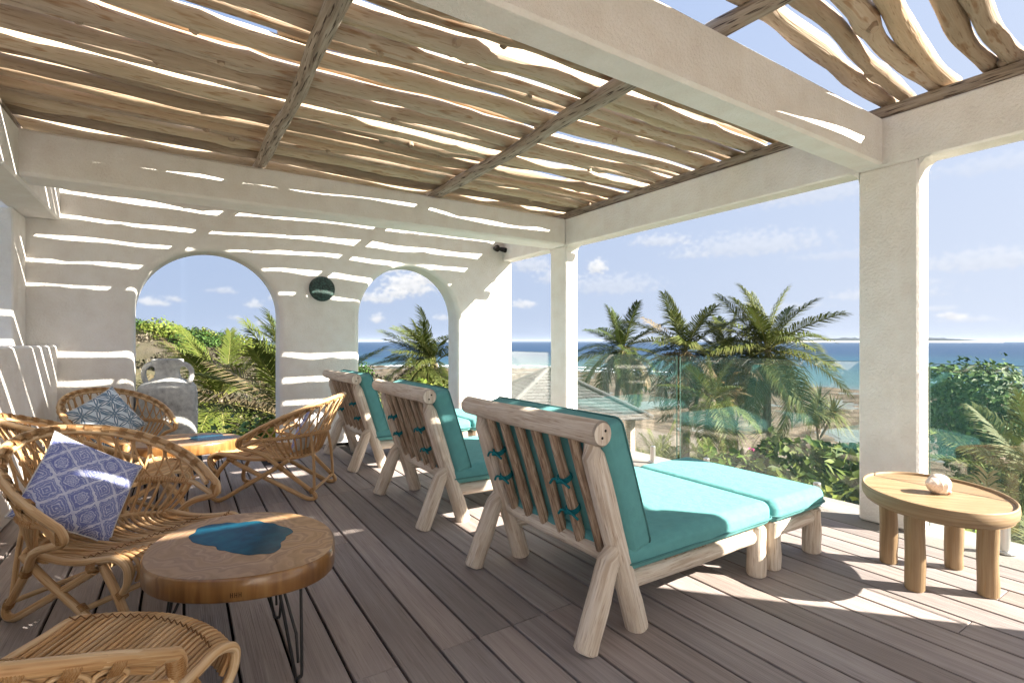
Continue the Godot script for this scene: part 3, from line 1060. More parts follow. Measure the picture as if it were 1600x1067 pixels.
func ring_at(a: float) -> Vector3:
	return Vector3(0.335 * sin(a), 0.475 + 0.02 * cos(a), -0.02 - 0.345 * cos(a))

func build_rattan_chair() -> Node3D:
	var t := thing("rattan_chair", "", "armchair")
	tag(t, "", "", "rattan tub chairs round the resin tables")
	var tone := Color(1, 1, 1)
	# doubled rim pole from arm to arm, then down each side to the back foot
	for d: float in [0.0, 1.0]:
		var pts := []
		for i in range(-10, 11):
			var a := i / 10.0 * 1.92
			var p := rim_at(a)
			pts.append(p + Vector3(-sin(a) * 0.02, -0.022, cos(a) * 0.02) * d)
		var m := MB.new()
		m.tube(spline(pts, 3), 0.0165 if d == 0.0 else 0.0125, 9, Color(1, 1, 1), true, Vector2(d, 0))
		part("rim_pole", m, M.rattan, t)
	for s: float in [-1.0, 1.0]:
		var arm: Vector3 = rim_at(s * 1.92)
		# arm pole: out of the rim, round the arm and down to the back foot, U-turn, and up to the seat front
		var m := MB.new()
		m.tube(spline([rim_at(s * 1.6), rim_at(s * 1.8), arm + Vector3(0, 0, 0.012), arm + Vector3(s * -0.008, -0.025, 0.05), arm + Vector3(s * -0.015, -0.075, 0.045), Vector3(s * 0.335, 0.37, 0.0), Vector3(s * 0.30, 0.26, -0.12), Vector3(s * 0.262, 0.12, -0.275), Vector3(s * 0.25, 0.055, -0.345), Vector3(s * 0.248, 0.02, -0.35), Vector3(s * 0.248, 0.016, -0.30), Vector3(s * 0.25, 0.06, -0.21), Vector3(s * 0.262, 0.20, 0.05), Vector3(s * 0.27, 0.305, 0.24)], 6), 0.0165, 9)
		part("arm_pole", m, M.rattan, t)
		# front foot: from the seat front down to the floor, U-turn, and up to the back of the seat
		m = MB.new()
		m.tube(spline([Vector3(s * 0.262, 0.325, 0.27), Vector3(s * 0.262, 0.235, 0.345), Vector3(s * 0.255, 0.12, 0.40), Vector3(s * 0.25, 0.045, 0.405), Vector3(s * 0.25, 0.016, 0.37), Vector3(s * 0.252, 0.03, 0.31), Vector3(s * 0.262, 0.12, 0.16), Vector3(s * 0.28, 0.235, -0.04), Vector3(s * 0.285, 0.315, -0.17)], 6), 0.0165, 9)
		part("foot_pole", m, M.rattan, t)
		m = MB.new()
		m.tube(spline([ring_at(s * 0.62), Vector3(s * 0.215, 0.3, -0.33), Vector3(s * 0.235, 0.075, -0.34)], 6), 0.0115, 8)
		part("back_strut", m, M.rattan, t)
		# front of the seat turns down in a small bow
		m = MB.new()
		m.tube(spline([Vector3(s * 0.285, 0.33, -0.12), Vector3(s * 0.285, 0.325, 0.1), Vector3(s * 0.275, 0.35, 0.27), Vector3(s * 0.27, 0.365, 0.35), Vector3(s * 0.268, 0.34, 0.41), Vector3(s * 0.264, 0.28, 0.41), Vector3(s * 0.258, 0.225, 0.37)], 6), 0.014, 9)
		part("seat_side", m, M.rattan, t)
		# bindings
		for bq in [[arm + Vector3(s * -0.011, -0.05, 0.049), Vector3(0, -1, 0.1), 0.021, 0.05], [Vector3(s * 0.302, 0.265, -0.115), Vector3(s * 0.2, 0.6, 0.6), 0.022, 0.05], [Vector3(s * 0.258, 0.13, 0.145), Vector3(0, 0.5, -0.8), 0.021, 0.035], [Vector3(s * 0.272, 0.325, 0.25), Vector3(0, 0.3, 0.8), 0.025, 0.06], [Vector3(s * 0.258, 0.225, 0.372), Vector3(0, 0.5, -0.5), 0.02, 0.03], [Vector3(s * 0.252, 0.075, -0.325), Vector3(0, 0.8, 0.5), 0.021, 0.035]]:
			part("binding", cane_wrap(bq[0], bq[1], bq[2], bq[3]), M.binding, t)
	# cross bars
	for q in [[Vector3(-0.25, 0.075, -0.335), Vector3(0.25, 0.075, -0.335), 0.012], [Vector3(-0.255, 0.13, 0.15), Vector3(0.255, 0.13, 0.15), 0.0125], [Vector3(-0.27, 0.315, 0.26), Vector3(0.27, 0.315, 0.26), 0.0135]]:
		var m := MB.new()
		m.tube(P([q[0], q[0].lerp(q[1], 0.5), q[1]]), q[2], 8)
		part("cross_bar", m, M.rattan, t)
	# middle ring round the back, wound with split cane
	var rp := []
	for i in range(-12, 13):
		rp.append(ring_at(i / 12.0 * 1.75))
	rp.push_front(rim_at(-1.92) + Vector3(0.012, -0.085, 0.04))
	rp.append(rim_at(1.92) + Vector3(-0.012, -0.085, 0.04))
	var rm := MB.new()
	rm.tube(spline(rp, 3), 0.0125, 8)
	part("middle_ring", rm, M.rattan, t)
	var wm := MB.new()
	for i in range(-40, 41):
		var p := ring_at(i / 40.0 * 1.6)
		var q := ring_at((i + 0.5) / 40.0 * 1.6)
		wm.tube(P([p, q]), 0.0165, 7, Color(0.95, 0.9, 0.85), true, Vector2(0, i * 0.13))
	part("ring_winding", wm, M.cane, t)
	var sp := []
	for i in range(-12, 13):
		var a := i / 12.0 * 1.7
		sp.append(Vector3(0.285 * sin(a), 0.315 + 0.01 * cos(a), -0.05 - 0.235 * cos(a)))
	rm = MB.new()
	rm.tube(spline(sp, 3), 0.014, 8)
	part("seat_ring", rm, M.rattan, t)
	# looped canes: teardrops under the rim whose tails run down the back
	var n := 19
	var pitch := 3.5 / n
	for i in n:
		var a := -1.75 + pitch * (i + 0.5)
		var w := pitch * 0.62
		var loop := []
		for q in [[-0.5, 0.0], [-0.28, 0.14], [0.18, 0.34], [0.62, 0.62], [0.72, 0.82], [0.42, 0.96], [0.0, 1.0], [-0.42, 0.96], [-0.72, 0.82], [-0.62, 0.62], [-0.18, 0.34], [0.28, 0.14], [0.5, 0.0]]:
			var aa: float = a + q[0] * w * (1.0 if absf(q[1]) > 0.05 else 1.6)
			var lo := ring_at(aa)
			var hi := rim_at(aa) + Vector3(0, -0.02, 0)
			loop.append(lo.lerp(hi, q[1]))
		var m := MB.new()
		m.tube(spline(loop, 3), 0.0056, 6, Color(1, 1, 1), true, Vector2(0, i * 0.37))
		part("looped_cane", m, M.cane, t)
		if i % 2 == 0 or true:
			var p := rim_at(a)
			var tg := (rim_at(a + 0.05) - rim_at(a - 0.05)).normalized()
			part("binding", cane_wrap(p + Vector3(-sin(a) * 0.008, -0.009, cos(a) * 0.008), tg, 0.0265, 0.034), M.binding, t)
	# canes running down the back and forward over the seat
	var nc := 26
	for i in nc:
		var u := -1.0 + 2.0 * (i + 0.5) / nc
		var a := u * 1.72
		var sa := u * 1.45
		var side := Vector3(0.275 * sin(sa), 0.318, -0.045 - 0.225 * cos(sa))
		var wob := 0.004 * sin(i * 2.7)
		var bul := 0.075 * (1.0 - u * u)
		var pts := [ring_at(a) + Vector3(0, 0.0, 0), ring_at(a).lerp(side, 0.55) + Vector3(-sin(a) * -0.012, 0, -cos(a) * 0.016), side, Vector3(u * 0.262, 0.292 + 0.03 * u * u + wob, lerpf(-0.05, 0.02, absf(u))), Vector3(u * 0.258, 0.312 + 0.012 * u * u - wob, 0.14), Vector3(u * 0.262, 0.352, 0.28 + bul * 0.6), Vector3(u * 0.264, 0.37, 0.345 + bul), Vector3(u * 0.262, 0.355, 0.397 + bul), Vector3(u * 0.257, 0.31, 0.407 + bul), Vector3(u * 0.252, 0.27, 0.385 + bul)]
		var m := MB.new()
		var sh := 0.9 + 0.12 * sin(i * 5.1)
		m.tube(spline(pts, 3), 0.0079, 6, Color(sh * 0.96, sh * 0.9, sh * 0.84), true, Vector2(0, i * 0.41))
		part("seat_cane", m, M.cane, t)
	# two rows of fine stitching across the seat
	for q in [[0.16, 0.327], [0.34, 0.377]]:
		var st := []
		for i in 41:
			var u := -1.0 + i / 20.0
			st.append(Vector3(u * 0.262, q[1] + 0.004 + 0.006 * (1.0 if i % 2 == 0 else -1.0) + 0.008 * u * u * (1.0 if q[0] < 0.2 else 0.0), q[0] + (0.075 * (1.0 - u * u) if q[0] > 0.2 else 0.0)))
		var m := MB.new()
		m.tube(P(st), 0.0022, 4, Color(0.5, 0.42, 0.35))
		part("stitching", m, M.binding, t)
	return t

func cane_wrap(c: Vector3, dir: Vector3, r: float, l: float) -> MB:
	# a band of fine turns of split cane
	var m := MB.new()
	var d := dir.normalized()
	var turns := int(l / 0.0055)
	for k in turns:
		var a: Vector3 = c + d * (-l * 0.5 + l * k / turns)
		var b: Vector3 = c + d * (-l * 0.5 + l * (k + 0.9) / turns)
		m.tube(P([a, a.lerp(b, 0.5), b]), PackedFloat32Array([r * 0.93, r, r * 0.93]), 8, Color.WHITE, false, Vector2(0, k * 0.2))
	return m

func pillow_mesh(hw: float, th: float, sd: float, back := false) -> MB:
	var m := MB.new()
	var nn := 18
	for s: float in ([-1.0] if back else [1.0]):
		var first := m.v.size()
		for i in nn + 1:
			for j in nn + 1:
				var u := -1.0 + 2.0 * i / nn
				var w := -1.0 + 2.0 * j / nn
				m.vert(_pil(u, w, hw, th, s, sd), Vector3(0, 0, s), Vector2(u * 0.5 + 0.5, w * 0.5 + 0.5))
		for i in nn + 1:
			for j in nn + 1:
				var u := -1.0 + 2.0 * i / nn
				var w := -1.0 + 2.0 * j / nn
				var du := _pil(minf(u + 0.04, 1.0), w, hw, th, s, sd) - _pil(maxf(u - 0.04, -1.0), w, hw, th, s, sd)
				var dw := _pil(u, minf(w + 0.04, 1.0), hw, th, s, sd) - _pil(u, maxf(w - 0.04, -1.0), hw, th, s, sd)
				var g := du.cross(dw).normalized()
				m.n[first + i * (nn + 1) + j] = g if g.z * s > 0.0 else -g
		for i in nn:
			for j in nn:
				var a := first + i * (nn + 1) + j
				m.quad(a, a + 1, a + nn + 2, a + nn + 1)
	return m

func _pil(u: float, w: float, hw: float, th: float, s: float, sd: float) -> Vector3:
	var e := (1.0 - u * u) * (1.0 - w * w)
	var pin := 1.0 - 0.07 * (1.0 - pow(absf(u), 4.0)) * pow(absf(w), 3.0)
	var pin2 := 1.0 - 0.07 * (1.0 - pow(absf(w), 4.0)) * pow(absf(u), 3.0)
	var z := th * pow(e, 0.42) + 0.012 * sin(u * 4.0 + sd) * sin(w * 3.0 + sd * 2.0) * e
	z += 0.01 * (sin(u * 9.0 + w * 4.0 + sd) * e * (u * u + w * w))
	return Vector3(u * hw * pin2, w * hw * pin, s * z)

func pillow(called: String, label: String, m: Material, pos: Vector3, b: Basis, hw: float, th: float, sd: float) -> void:
	var t := thing(called, label, "cushion", pos)
	t.basis = b
	part("front_cover", pillow_mesh(hw, th, sd), m, t)
	part("back_cover", pillow_mesh(hw, th, sd, true), M.pillow_back, t)
	var ed := MB.new()
	var pts := PackedVector3Array()
	for k in 4:
		for i in 12:
			var q := -1.0 + i / 6.0
			var uw: Vector2 = [Vector2(q, -1), Vector2(1, q), Vector2(-q, 1), Vector2(-1, -q)][k]
			pts.push_back(_pil(uw.x, uw.y, hw, th, 1.0, sd))
	pts.push_back(pts[0])
	ed.tube(pts, 0.004, 5, Color.WHITE, false)
	part("seam", ed, M.pillow_back, t)

# ---------------------------------------------------------------- resin tables
func blob(cx: float, cz: float, rx: float, rz: float, turn: float, am: Array, n := 64) -> PackedVector2Array:
	var o := PackedVector2Array()
	for i in n:
		var a := TAU * i / n
		var k := 1.0
		for q in am:
			k += q[0] * sin(a * q[1] + q[2] + 0.5 * sin(a * 2.0 + q[2]))
		var p := Vector2(cos(a) * rx * k, sin(a) * rz * k).rotated(turn)
		o.push_back(p + Vector2(cx, cz))
	return o

func build_resin_table(label: String, pos: Vector3, outline: PackedVector2Array, pool: PackedVector2Array, legs: Array, turn_tex: float, stamp := false) -> void:
	var t := thing("resin_table", label, "coffee table", pos, 0.0, "wood slab and blue resin coffee tables")
	var m := MB.new()
	m.slab(outline, 0.362, 0.44, 0.008, Vector2.ZERO, 1.0 / 0.8)
	var f := part("slab", m, M.slab_edge, t)
	# the top and side faces carry different figure: split the top off as its own sheet
	var tm := MB.new()
	var inset := PackedVector2Array()
	for p in outline:
		inset.push_back(p * 0.978)
	var ti := Geometry2D.triangulate_polygon(inset)
	for q in inset:
		tm.vert(Vector3(q.x, 0.4406, q.y), Vector3.UP, q.rotated(turn_tex) / 0.8 + Vector2(0.5, 0.5))
	for k in range(0, ti.size(), 3):
		tm.tri(ti[k], ti[k + 1], ti[k + 2])
	part("burl_face", tm, M.slab_top, f)
	m = MB.new()
	m.slab(pool, 0.4, 0.4418, 0.0006)
	part("resin_pool", m, M.resin, t)
	for l in legs:
		# hairpin leg: two rods from the plate meeting in a tight bend at the floor
		var c := Vector3(l[0], 0, l[1])
		var inw := -Vector3(l[0], 0, l[1]).normalized()
		var sd := inw.cross(Vector3.UP)
		var hp := MB.new()
		var top := c + inw * 0.045 + Vector3(0, 0.361, 0)
		hp.tube(spline([top + sd * 0.05, c + sd * 0.016 + Vector3(0, 0.04, 0), c + sd * 0.008 + Vector3(0, 0.008, 0), c + Vector3(0, 0.005, 0), c - sd * 0.008 + Vector3(0, 0.008, 0), c - sd * 0.016 + Vector3(0, 0.04, 0), top - sd * 0.05], 6), 0.0055, 8)
		hp.tube(P([top + inw * 0.055, c + inw * 0.01 + Vector3(0, 0.16, 0), c + Vector3(0, 0.06, 0)]), 0.005, 8)
		hp.cbox(top - inw * 0.0 + Vector3(-0.045, -0.004, -0.045), top + Vector3(0.045, 0.0, 0.045), 0.001)
		part("hairpin_leg", hp, M.iron, t)
	if stamp:
		# small burnt-in maker's mark, too worn to read, low on the near edge
		var best := 0
		var dir := Vector2(-0.36, 0.93)
		for i in outline.size():
			if outline[i].dot(dir) > outline[best].dot(dir):
				best = i
		var a := outline[best]
		var tg := (outline[(best + 1) % outline.size()] - outline[best - 1]).normalized()
		var nn := Vector2(tg.y, -tg.x)
		if nn.dot(a) < 0.0:
			nn = -nn
		var mk := MB.new()
		for i in 6:
			var p := a + tg * (i - 2.5) * 0.0062 + nn * 0.0008
			var w := tg * 0.0011
			mk.flat_quad(Vector3(p.x - w.x, 0.38, p.y - w.y), Vector3(p.x + w.x, 0.38, p.y + w.y), Vector3(p.x + w.x, 0.396, p.y + w.y), Vector3(p.x - w.x, 0.396, p.y - w.y), Vector3(nn.x, 0, nn.y))
			if i % 2 == 0:
				var q := p + tg * 0.0062
				mk.flat_quad(Vector3(p.x, 0.387, p.y), Vector3(q.x, 0.387, q.y), Vector3(q.x, 0.389, q.y), Vector3(p.x, 0.389, p.y), Vector3(nn.x, 0, nn.y))
		part("burnt_mark", mk, mat("burnt", lin(0.04, 0.018, 0.008), 0.7), t)

func build_side_table() -> void:
	var c := Vector3(3.165, 0, -1.0)
	var t := thing("side_table", "oval pale wooden side table with raised rim on four round legs, a shell on it", "side table", c)
	var e1 := Vector3(0.59, 0, 0.81)
	var e2 := Vector3(0.81, 0, -0.59)
	var ax := 0.295
	var bx := 0.375
	var prof := [[0.86, 0.385], [0.95, 0.388], [0.99, 0.405], [1.0, 0.43], [0.992, 0.455], [0.978, 0.46], [0.962, 0.458], [0.952, 0.447]]
	var m := MB.new()
	var n := 56
	for i in prof.size():
		var d0: Array = prof[maxi(i - 1, 0)]
		var d1: Array = prof[mini(i + 1, prof.size() - 1)]
		var tr: float = (d1[0] - d0[0]) * 0.33
		var ty: float = d1[1] - d0[1]
		for k in n + 1:
			var a := TAU * k / n
			var rd := (e1 * cos(a) / ax + e2 * sin(a) / bx).normalized()
			m.vert(e1 * cos(a) * ax * prof[i][0] + e2 * sin(a) * bx * prof[i][0] + Vector3(0, prof[i][1], 0), (rd * ty + Vector3.UP * -tr).normalized(), Vector2(prof[i][1] * 3.0, a * 0.33))
	for i in prof.size() - 1:
		for k in n:
			var a := i * (n + 1) + k
			m.quad(a, a + 1, a + n + 2, a + n + 1)
	part("rim", m, M.pale_wood, t)
	# two boards make the tray, joint along the long axis
	for s: float in [-1.0, 1.0]:
		var o := PackedVector2Array()
		var k0 := 0.002 * s
		for k in 29:
			var a := PI * k / 28.0 * s
			var q := e1 * cos(a) * ax * 0.953 + e2 * (sin(a) * bx * 0.953 + k0)
			o.push_back(Vector2(q.x, q.z))
		var bm := MB.new()
		bm.slab(o, 0.386, 0.4465, 0.001)
		for i in bm.v.size():
			var q := Vector3(bm.v[i].x, 0, bm.v[i].z)
			bm.uv[i] = Vector2(q.dot(e2) + s, q.dot(e1) + 0.55)
			bm.c[i] = Color(1.0, 0.99, 0.98) if s > 0 else Color(0.95, 0.95, 0.94)
		part("tray_board", bm, M.pale_wood, t)
	for l in [Vector2(3.236, -1.23), Vector2(2.98, -1.02), Vector2(3.455, -1.004), Vector2(3.204, -0.80)]:
		var p := Vector3(l.x - c.x, 0, l.y - c.z) * 0.97
		part("leg", log_mesh(p, p + Vector3(0, 0.386, 0), 0.041, 0.041, 0.0, 0.0, 20), M.pale_wood, t)
	# shell
	var sp := Vector3(3.15, 0.447, -0.985)
	var s := thing("sea_shell", "pinkish white sea snail shell lying on the oval side table", "shell", sp, deg_to_rad(-20.0))
	var sm := MB.new()
	var pr := PackedVector2Array()
	for i in 25:
		var q := i / 24.0
		var r := 0.05 * pow(maxf(sin(PI * pow(q, 0.62)), 0.0), 0.75) * (1.0 + 0.035 * sin(q * 34.0))
		pr.push_back(Vector2(maxf(r, 0.0008), -0.055 + 0.118 * q))
	sm.lathe(pr, 28, Color.WHITE, Transform3D(Basis(Vector3(0, 0, 1), deg_to_rad(82)), Vector3(0, 0.045, 0)), 0.04)
	part("body_whorl", sm, M.shell, s)
	var ap := MB.new()
	ap.soft_box(Vector3(0.02, 0.009, 0.012), 0.008, 0.002, Transform3D(Basis(Vector3.UP, 0.5), Vector3(0.038, 0.012, 0.026)), 0.0, 3)
	part("aperture_lip", ap, M.shell_pink, s)

func build_urn() -> void:
	var t := thing("stone_urn", "tall grey pitted stone urn with two loop handles standing in the left arch", "urn", Vector3(-0.115, 0, -6.34))
	var m := MB.new()
	m.lathe(PackedVector2Array([Vector2(0.001, 0.0), Vector2(0.22, 0.0), Vector2(0.25, 0.03), Vector2(0.275, 0.2), Vector2(0.287, 0.45), Vector2(0.282, 0.66), Vector2(0.27, 0.735), Vector2(0.235, 0.775), Vector2(0.17, 0.8), Vector2(0.125, 0.83), Vector2(0.112, 0.88), Vector2(0.118, 0.93), Vector2(0.14, 0.96), Vector2(0.15, 0.985), Vector2(0.148, 1.015), Vector2(0.13, 1.022), Vector2(0.105, 1.0), Vector2(0.095, 0.9), Vector2(0.001, 0.88)]), 40, Color.WHITE, Transform3D(), 0.008)
	part("body", m, M.pitted_stone, t)
	t.scale = Vector3(0.94, 1.0, 0.94)
	for s: float in [-1.0, 1.0]:
		var hm := MB.new()
		var d := Vector3(0.84, 0, 0.54) * s
		hm.tube(spline([d * 0.115 + Vector3(0, 0.955, 0), d * 0.19 + Vector3(0, 0.965, 0), d * 0.252 + Vector3(0, 0.92, 0), d * 0.262 + Vector3(0, 0.85, 0), d * 0.235 + Vector3(0, 0.77, 0)], 6), 0.026, 10)
		part("handle", hm, M.pitted_stone, t)

func build_small_things() -> void:
	var t := thing("wall_disc", "round dark green patinated disc mounted on the wall between the arches", "wall disc", Vector3(1.375, 1.81, -6.2))
	var m := MB.new()
	m.lathe(PackedVector2Array([Vector2(0.13, 0.002), Vector2(0.145, 0.012), Vector2(0.143, 0.03), Vector2(0.125, 0.045), Vector2(0.08, 0.058), Vector2(0.035, 0.064), Vector2(0.0005, 0.065)]), 36, Color.WHITE, Transform3D(Basis(Vector3.RIGHT, PI / 2), Vector3.ZERO))
	part("dish", m, M.patina, t)
	t = thing("spotlight", "small black twin spotlight high in the corner above the right arch", "spotlight", Vector3(3.76, 2.53, -6.2))
	m = MB.new()
	m.lathe(PackedVector2Array([Vector2(0.001, 0.0), Vector2(0.035, 0.0), Vector2(0.035, 0.02), Vector2(0.001, 0.021)]), 18, Color.WHITE, Transform3D(Basis(Vector3.RIGHT, PI / 2), Vector3.ZERO))
	part("mount", m, M.black_metal, t)
	for s: float in [-1.0, 1.0]:
		m = MB.new()
		m.tube(P([Vector3(s * 0.045, -0.02, 0.02), Vector3(s * 0.055, -0.035, 0.07), Vector3(s * 0.065, -0.05, 0.12)]), PackedFloat32Array([0.028, 0.034, 0.036]), 14)
		part("lamp_head", m, M.black_metal, t)

# ---------------------------------------------------------------- ground and water
var land := FastNoiseLite.new()

func shore_x(z: float) -> float:
	if z > -80.0:
		return 66.0 + 0.04 * (z + 80.0)
	return 66.0 - 0.021 * pow(-80.0 - z, 2.0)

func ground_h(x: float, z: float) -> float:
	var s := x - shore_x(z)
	var y := -3.5
	y = lerpf(y, -4.3, smoothstep(-50.0, -42.0, s))
	if s > -45.0:
		var k := smoothstep(-45.0, -40.0, s)
		y = lerpf(y, -4.5 + 0.34 * land.get_noise_2d(x * 0.9, z * 0.9) + 0.12 * land.get_noise_2d(x * 4.0, z * 4.0), k)
		y = lerpf(y, -7.0, smoothstep(-4.0, 14.0, s + 6.0 * land.get_noise_2d(x * 0.5, z * 0.5)))
	var hb: float = clampf(5.9 - 0.24 * (x + 4.3), 0.0, 9.5) * exp(-pow((z + 74.0) / 22.0, 2.0)) * (1.0 - smoothstep(20.0, 40.0, x))
	y += hb + hb * 0.12 * land.get_noise_2d(x * 0.7, z * 0.7)
	y += 0.05 * land.get_noise_2d(x * 2.0, z * 2.0) * smoothstep(5.0, 12.0, Vector2(x, z).length())
	return y

func ground_col(x: float, z: float) -> Color:
	var s := x - shore_x(z)
	var nz := land.get_noise_2d(x * 1.3 + 300.0, z * 1.3)
	var garden := Color(0.13, 0.15, 0.055).lerp(Color(0.27, 0.24, 0.15), clampf(0.45 + nz, 0.0, 1.0))
	var sand := Color(0.27, 0.24, 0.195)
	var reef := Color(0.06, 0.048, 0.034).lerp(Color(0.25, 0.205, 0.15), clampf(0.5 + 1.3 * land.get_noise_2d(x * 5.0, z * 5.0 + 50.0), 0.0, 1.0))
	var col := garden.lerp(sand, smoothstep(-52.0, -49.5, s + nz * 3.0))
	col = col.lerp(reef, smoothstep(-46.5, -44.5, s + nz * 2.0))
	var hb := exp(-pow((z + 74.0) / 24.0, 2.0)) * (1.0 - smoothstep(14.0, 34.0, x))
	col = col.lerp(Color(0.145, 0.125, 0.092).lerp(Color(0.085, 0.08, 0.045), clampf(0.4 + nz, 0.0, 1.0)), clampf(hb * 1.6, 0.0, 1.0))
	return col

func polar_sheet(r0: float, r1: float, nr: int, a0: float, a1: float, na: int, fn: Callable) -> MB:
	var m := MB.new()
	for i in nr + 1:
		var r := r0 * pow(r1 / r0, float(i) / nr)
		for k in na + 1:
			var a := deg_to_rad(lerpf(a0, a1, float(k) / na))
			var res: Array = fn.call(sin(a) * r, -cos(a) * r, r)
			m.vert(Vector3(sin(a) * r, res[0], -cos(a) * r), Vector3.UP, Vector2.ZERO, res[1])
	for i in nr:
		for k in na:
			var a := i * (na + 1) + k
			m.quad(a, a + 1, a + na + 2, a + na + 1)
	# smooth normals
	var acc := PackedVector3Array()
	acc.resize(m.v.size())
	for q in range(0, m.ix.size(), 3):
		var g: Vector3 = (m.v[m.ix[q + 2]] - m.v[m.ix[q]]).cross(m.v[m.ix[q + 1]] - m.v[m.ix[q]])
		for e in 3:
			acc[m.ix[q + e]] += g
	for i in acc.size():
		m.n[i] = acc[i].normalized()
	return m

func build_ground() -> void:
	land.seed = 21
	land.frequency = 0.12
	land.fractal_octaves = 4
	structure("ground", polar_sheet(1.0, 135.0, 260, -30.0, 100.0, 420, func(x, z, _r): return [ground_h(x, z), ground_col(x, z)]), M.ground, "garden soil, sandy beach, dry hillside and brown tidal reef flat around the house")
	structure("far_ground", polar_sheet(0.6, 400.0, 16, 100.0, 330.0, 40, func(x, z, _r): return [-3.55, Color(0.16, 0.16, 0.08)]), M.ground, "land behind and beside the house")
	var deep := Color(0.022, 0.05, 0.095)
	var mid := Color(0.028, 0.072, 0.11)
	var shallow := Color(0.05, 0.105, 0.12)
	var pool := Color(0.12, 0.13, 0.125)
	structure("sea", polar_sheet(22.0, 24000.0, 90, -40.0, 110.0, 60, func(x, z, r):
		var s: float = x - shore_x(z) if z > -200.0 else r - 60.0
		var c := shallow.lerp(mid, smoothstep(10.0, 70.0, s + 12.0 * land.get_noise_2d(x * 0.15, z * 0.15)))
		c = c.lerp(deep, smoothstep(70.0, 260.0, s))
		c = pool.lerp(c, smoothstep(-6.0, 8.0, s))
		return [-4.6, c]), M.water, "blue sea, turquoise over the shallows, out to the horizon")
	# foam lines where the swell breaks on the reef edge
	var m := MB.new()
	for row in [[3.0, -128.0, -96.0, 1.7], [10.0, -120.0, -60.0, 0.6], [2.0, -80.0, -66.0, 0.4]]:
		var z: float = row[1]
		while z < row[2]:
			var ln := rng.randf_range(2.0, 6.0)
			var w: float = row[3] * rng.randf_range(0.4, 1.3)
			var n := 8
			for i in n:
				var z0 := z + ln * i / n
				var z1 := z + ln * (i + 1) / n
				var w0: float = w * sin(PI * i / n) + 0.02
				var w1: float = w * sin(PI * (i + 1) / n) + 0.02
				var xa: float = shore_x(z0) + row[0] + 1.5 * land.get_noise_1d(z0 * 2.0)
				var xb: float = shore_x(z1) + row[0] + 1.5 * land.get_noise_1d(z1 * 2.0)
				m.flat_quad(Vector3(xa - w0, -4.58, z0), Vector3(xa + w0, -4.5, z0), Vector3(xb + w1, -4.5, z1), Vector3(xb - w1, -4.58, z1), Vector3.UP)
			z += ln * rng.randf_range(0.7, 1.2)
	var f := part("surf", m, M.foam, self)
	tag(f, "white line of surf breaking along the edge of the reef", "", "", "stuff")
	# low island on the horizon
	m = MB.new()
	var bm := MB.new()
	var prev := []
	for i in 61:
		var t := i / 60.0
		var az := deg_to_rad(lerpf(61.0, 76.8, t))
		var hgt := 36.0 * pow(maxf(sin(PI * clampf(t * 1.02, 0.0, 1.0)), 0.0), 0.45) * (0.75 + 0.25 * land.get_noise_1d(i * 3.0)) * (1.0 if t < 0.75 else lerpf(1.0, 0.35, (t - 0.75) * 4.0))
		var cur := [Vector3(sin(az) * 4300.0, -5.0, -cos(az) * 4300.0), Vector3(sin(az) * 4315.0, maxf(hgt, 0.5), -cos(az) * 4315.0), Vector3(sin(az) * 4700.0, -5.0, -cos(az) * 4700.0), Vector3(sin(az) * 4240.0, -5.0, -cos(az) * 4240.0)]
		if i > 0:
			var back := Vector3(-sin(az), 0.2, cos(az))
			m.flat_quad(prev[0], cur[0], cur[1], prev[1], back, Color(0.06, 0.085, 0.06))
			m.flat_quad(prev[1], cur[1], cur[2], prev[2], Vector3.UP, Color(0.06, 0.085, 0.06))
			bm.flat_quad(prev[3], cur[3], cur[0] + Vector3(0, 9.0, 0), prev[0] + Vector3(0, 9.0, 0), back, Color(0.75, 0.7, 0.6))
		prev = cur
	var isl := part("island", m, M.far_land, self)
	tag(isl, "low wooded island with a pale beach on the sea horizon", "island")
	part("beach", bm, M.far_land, isl)

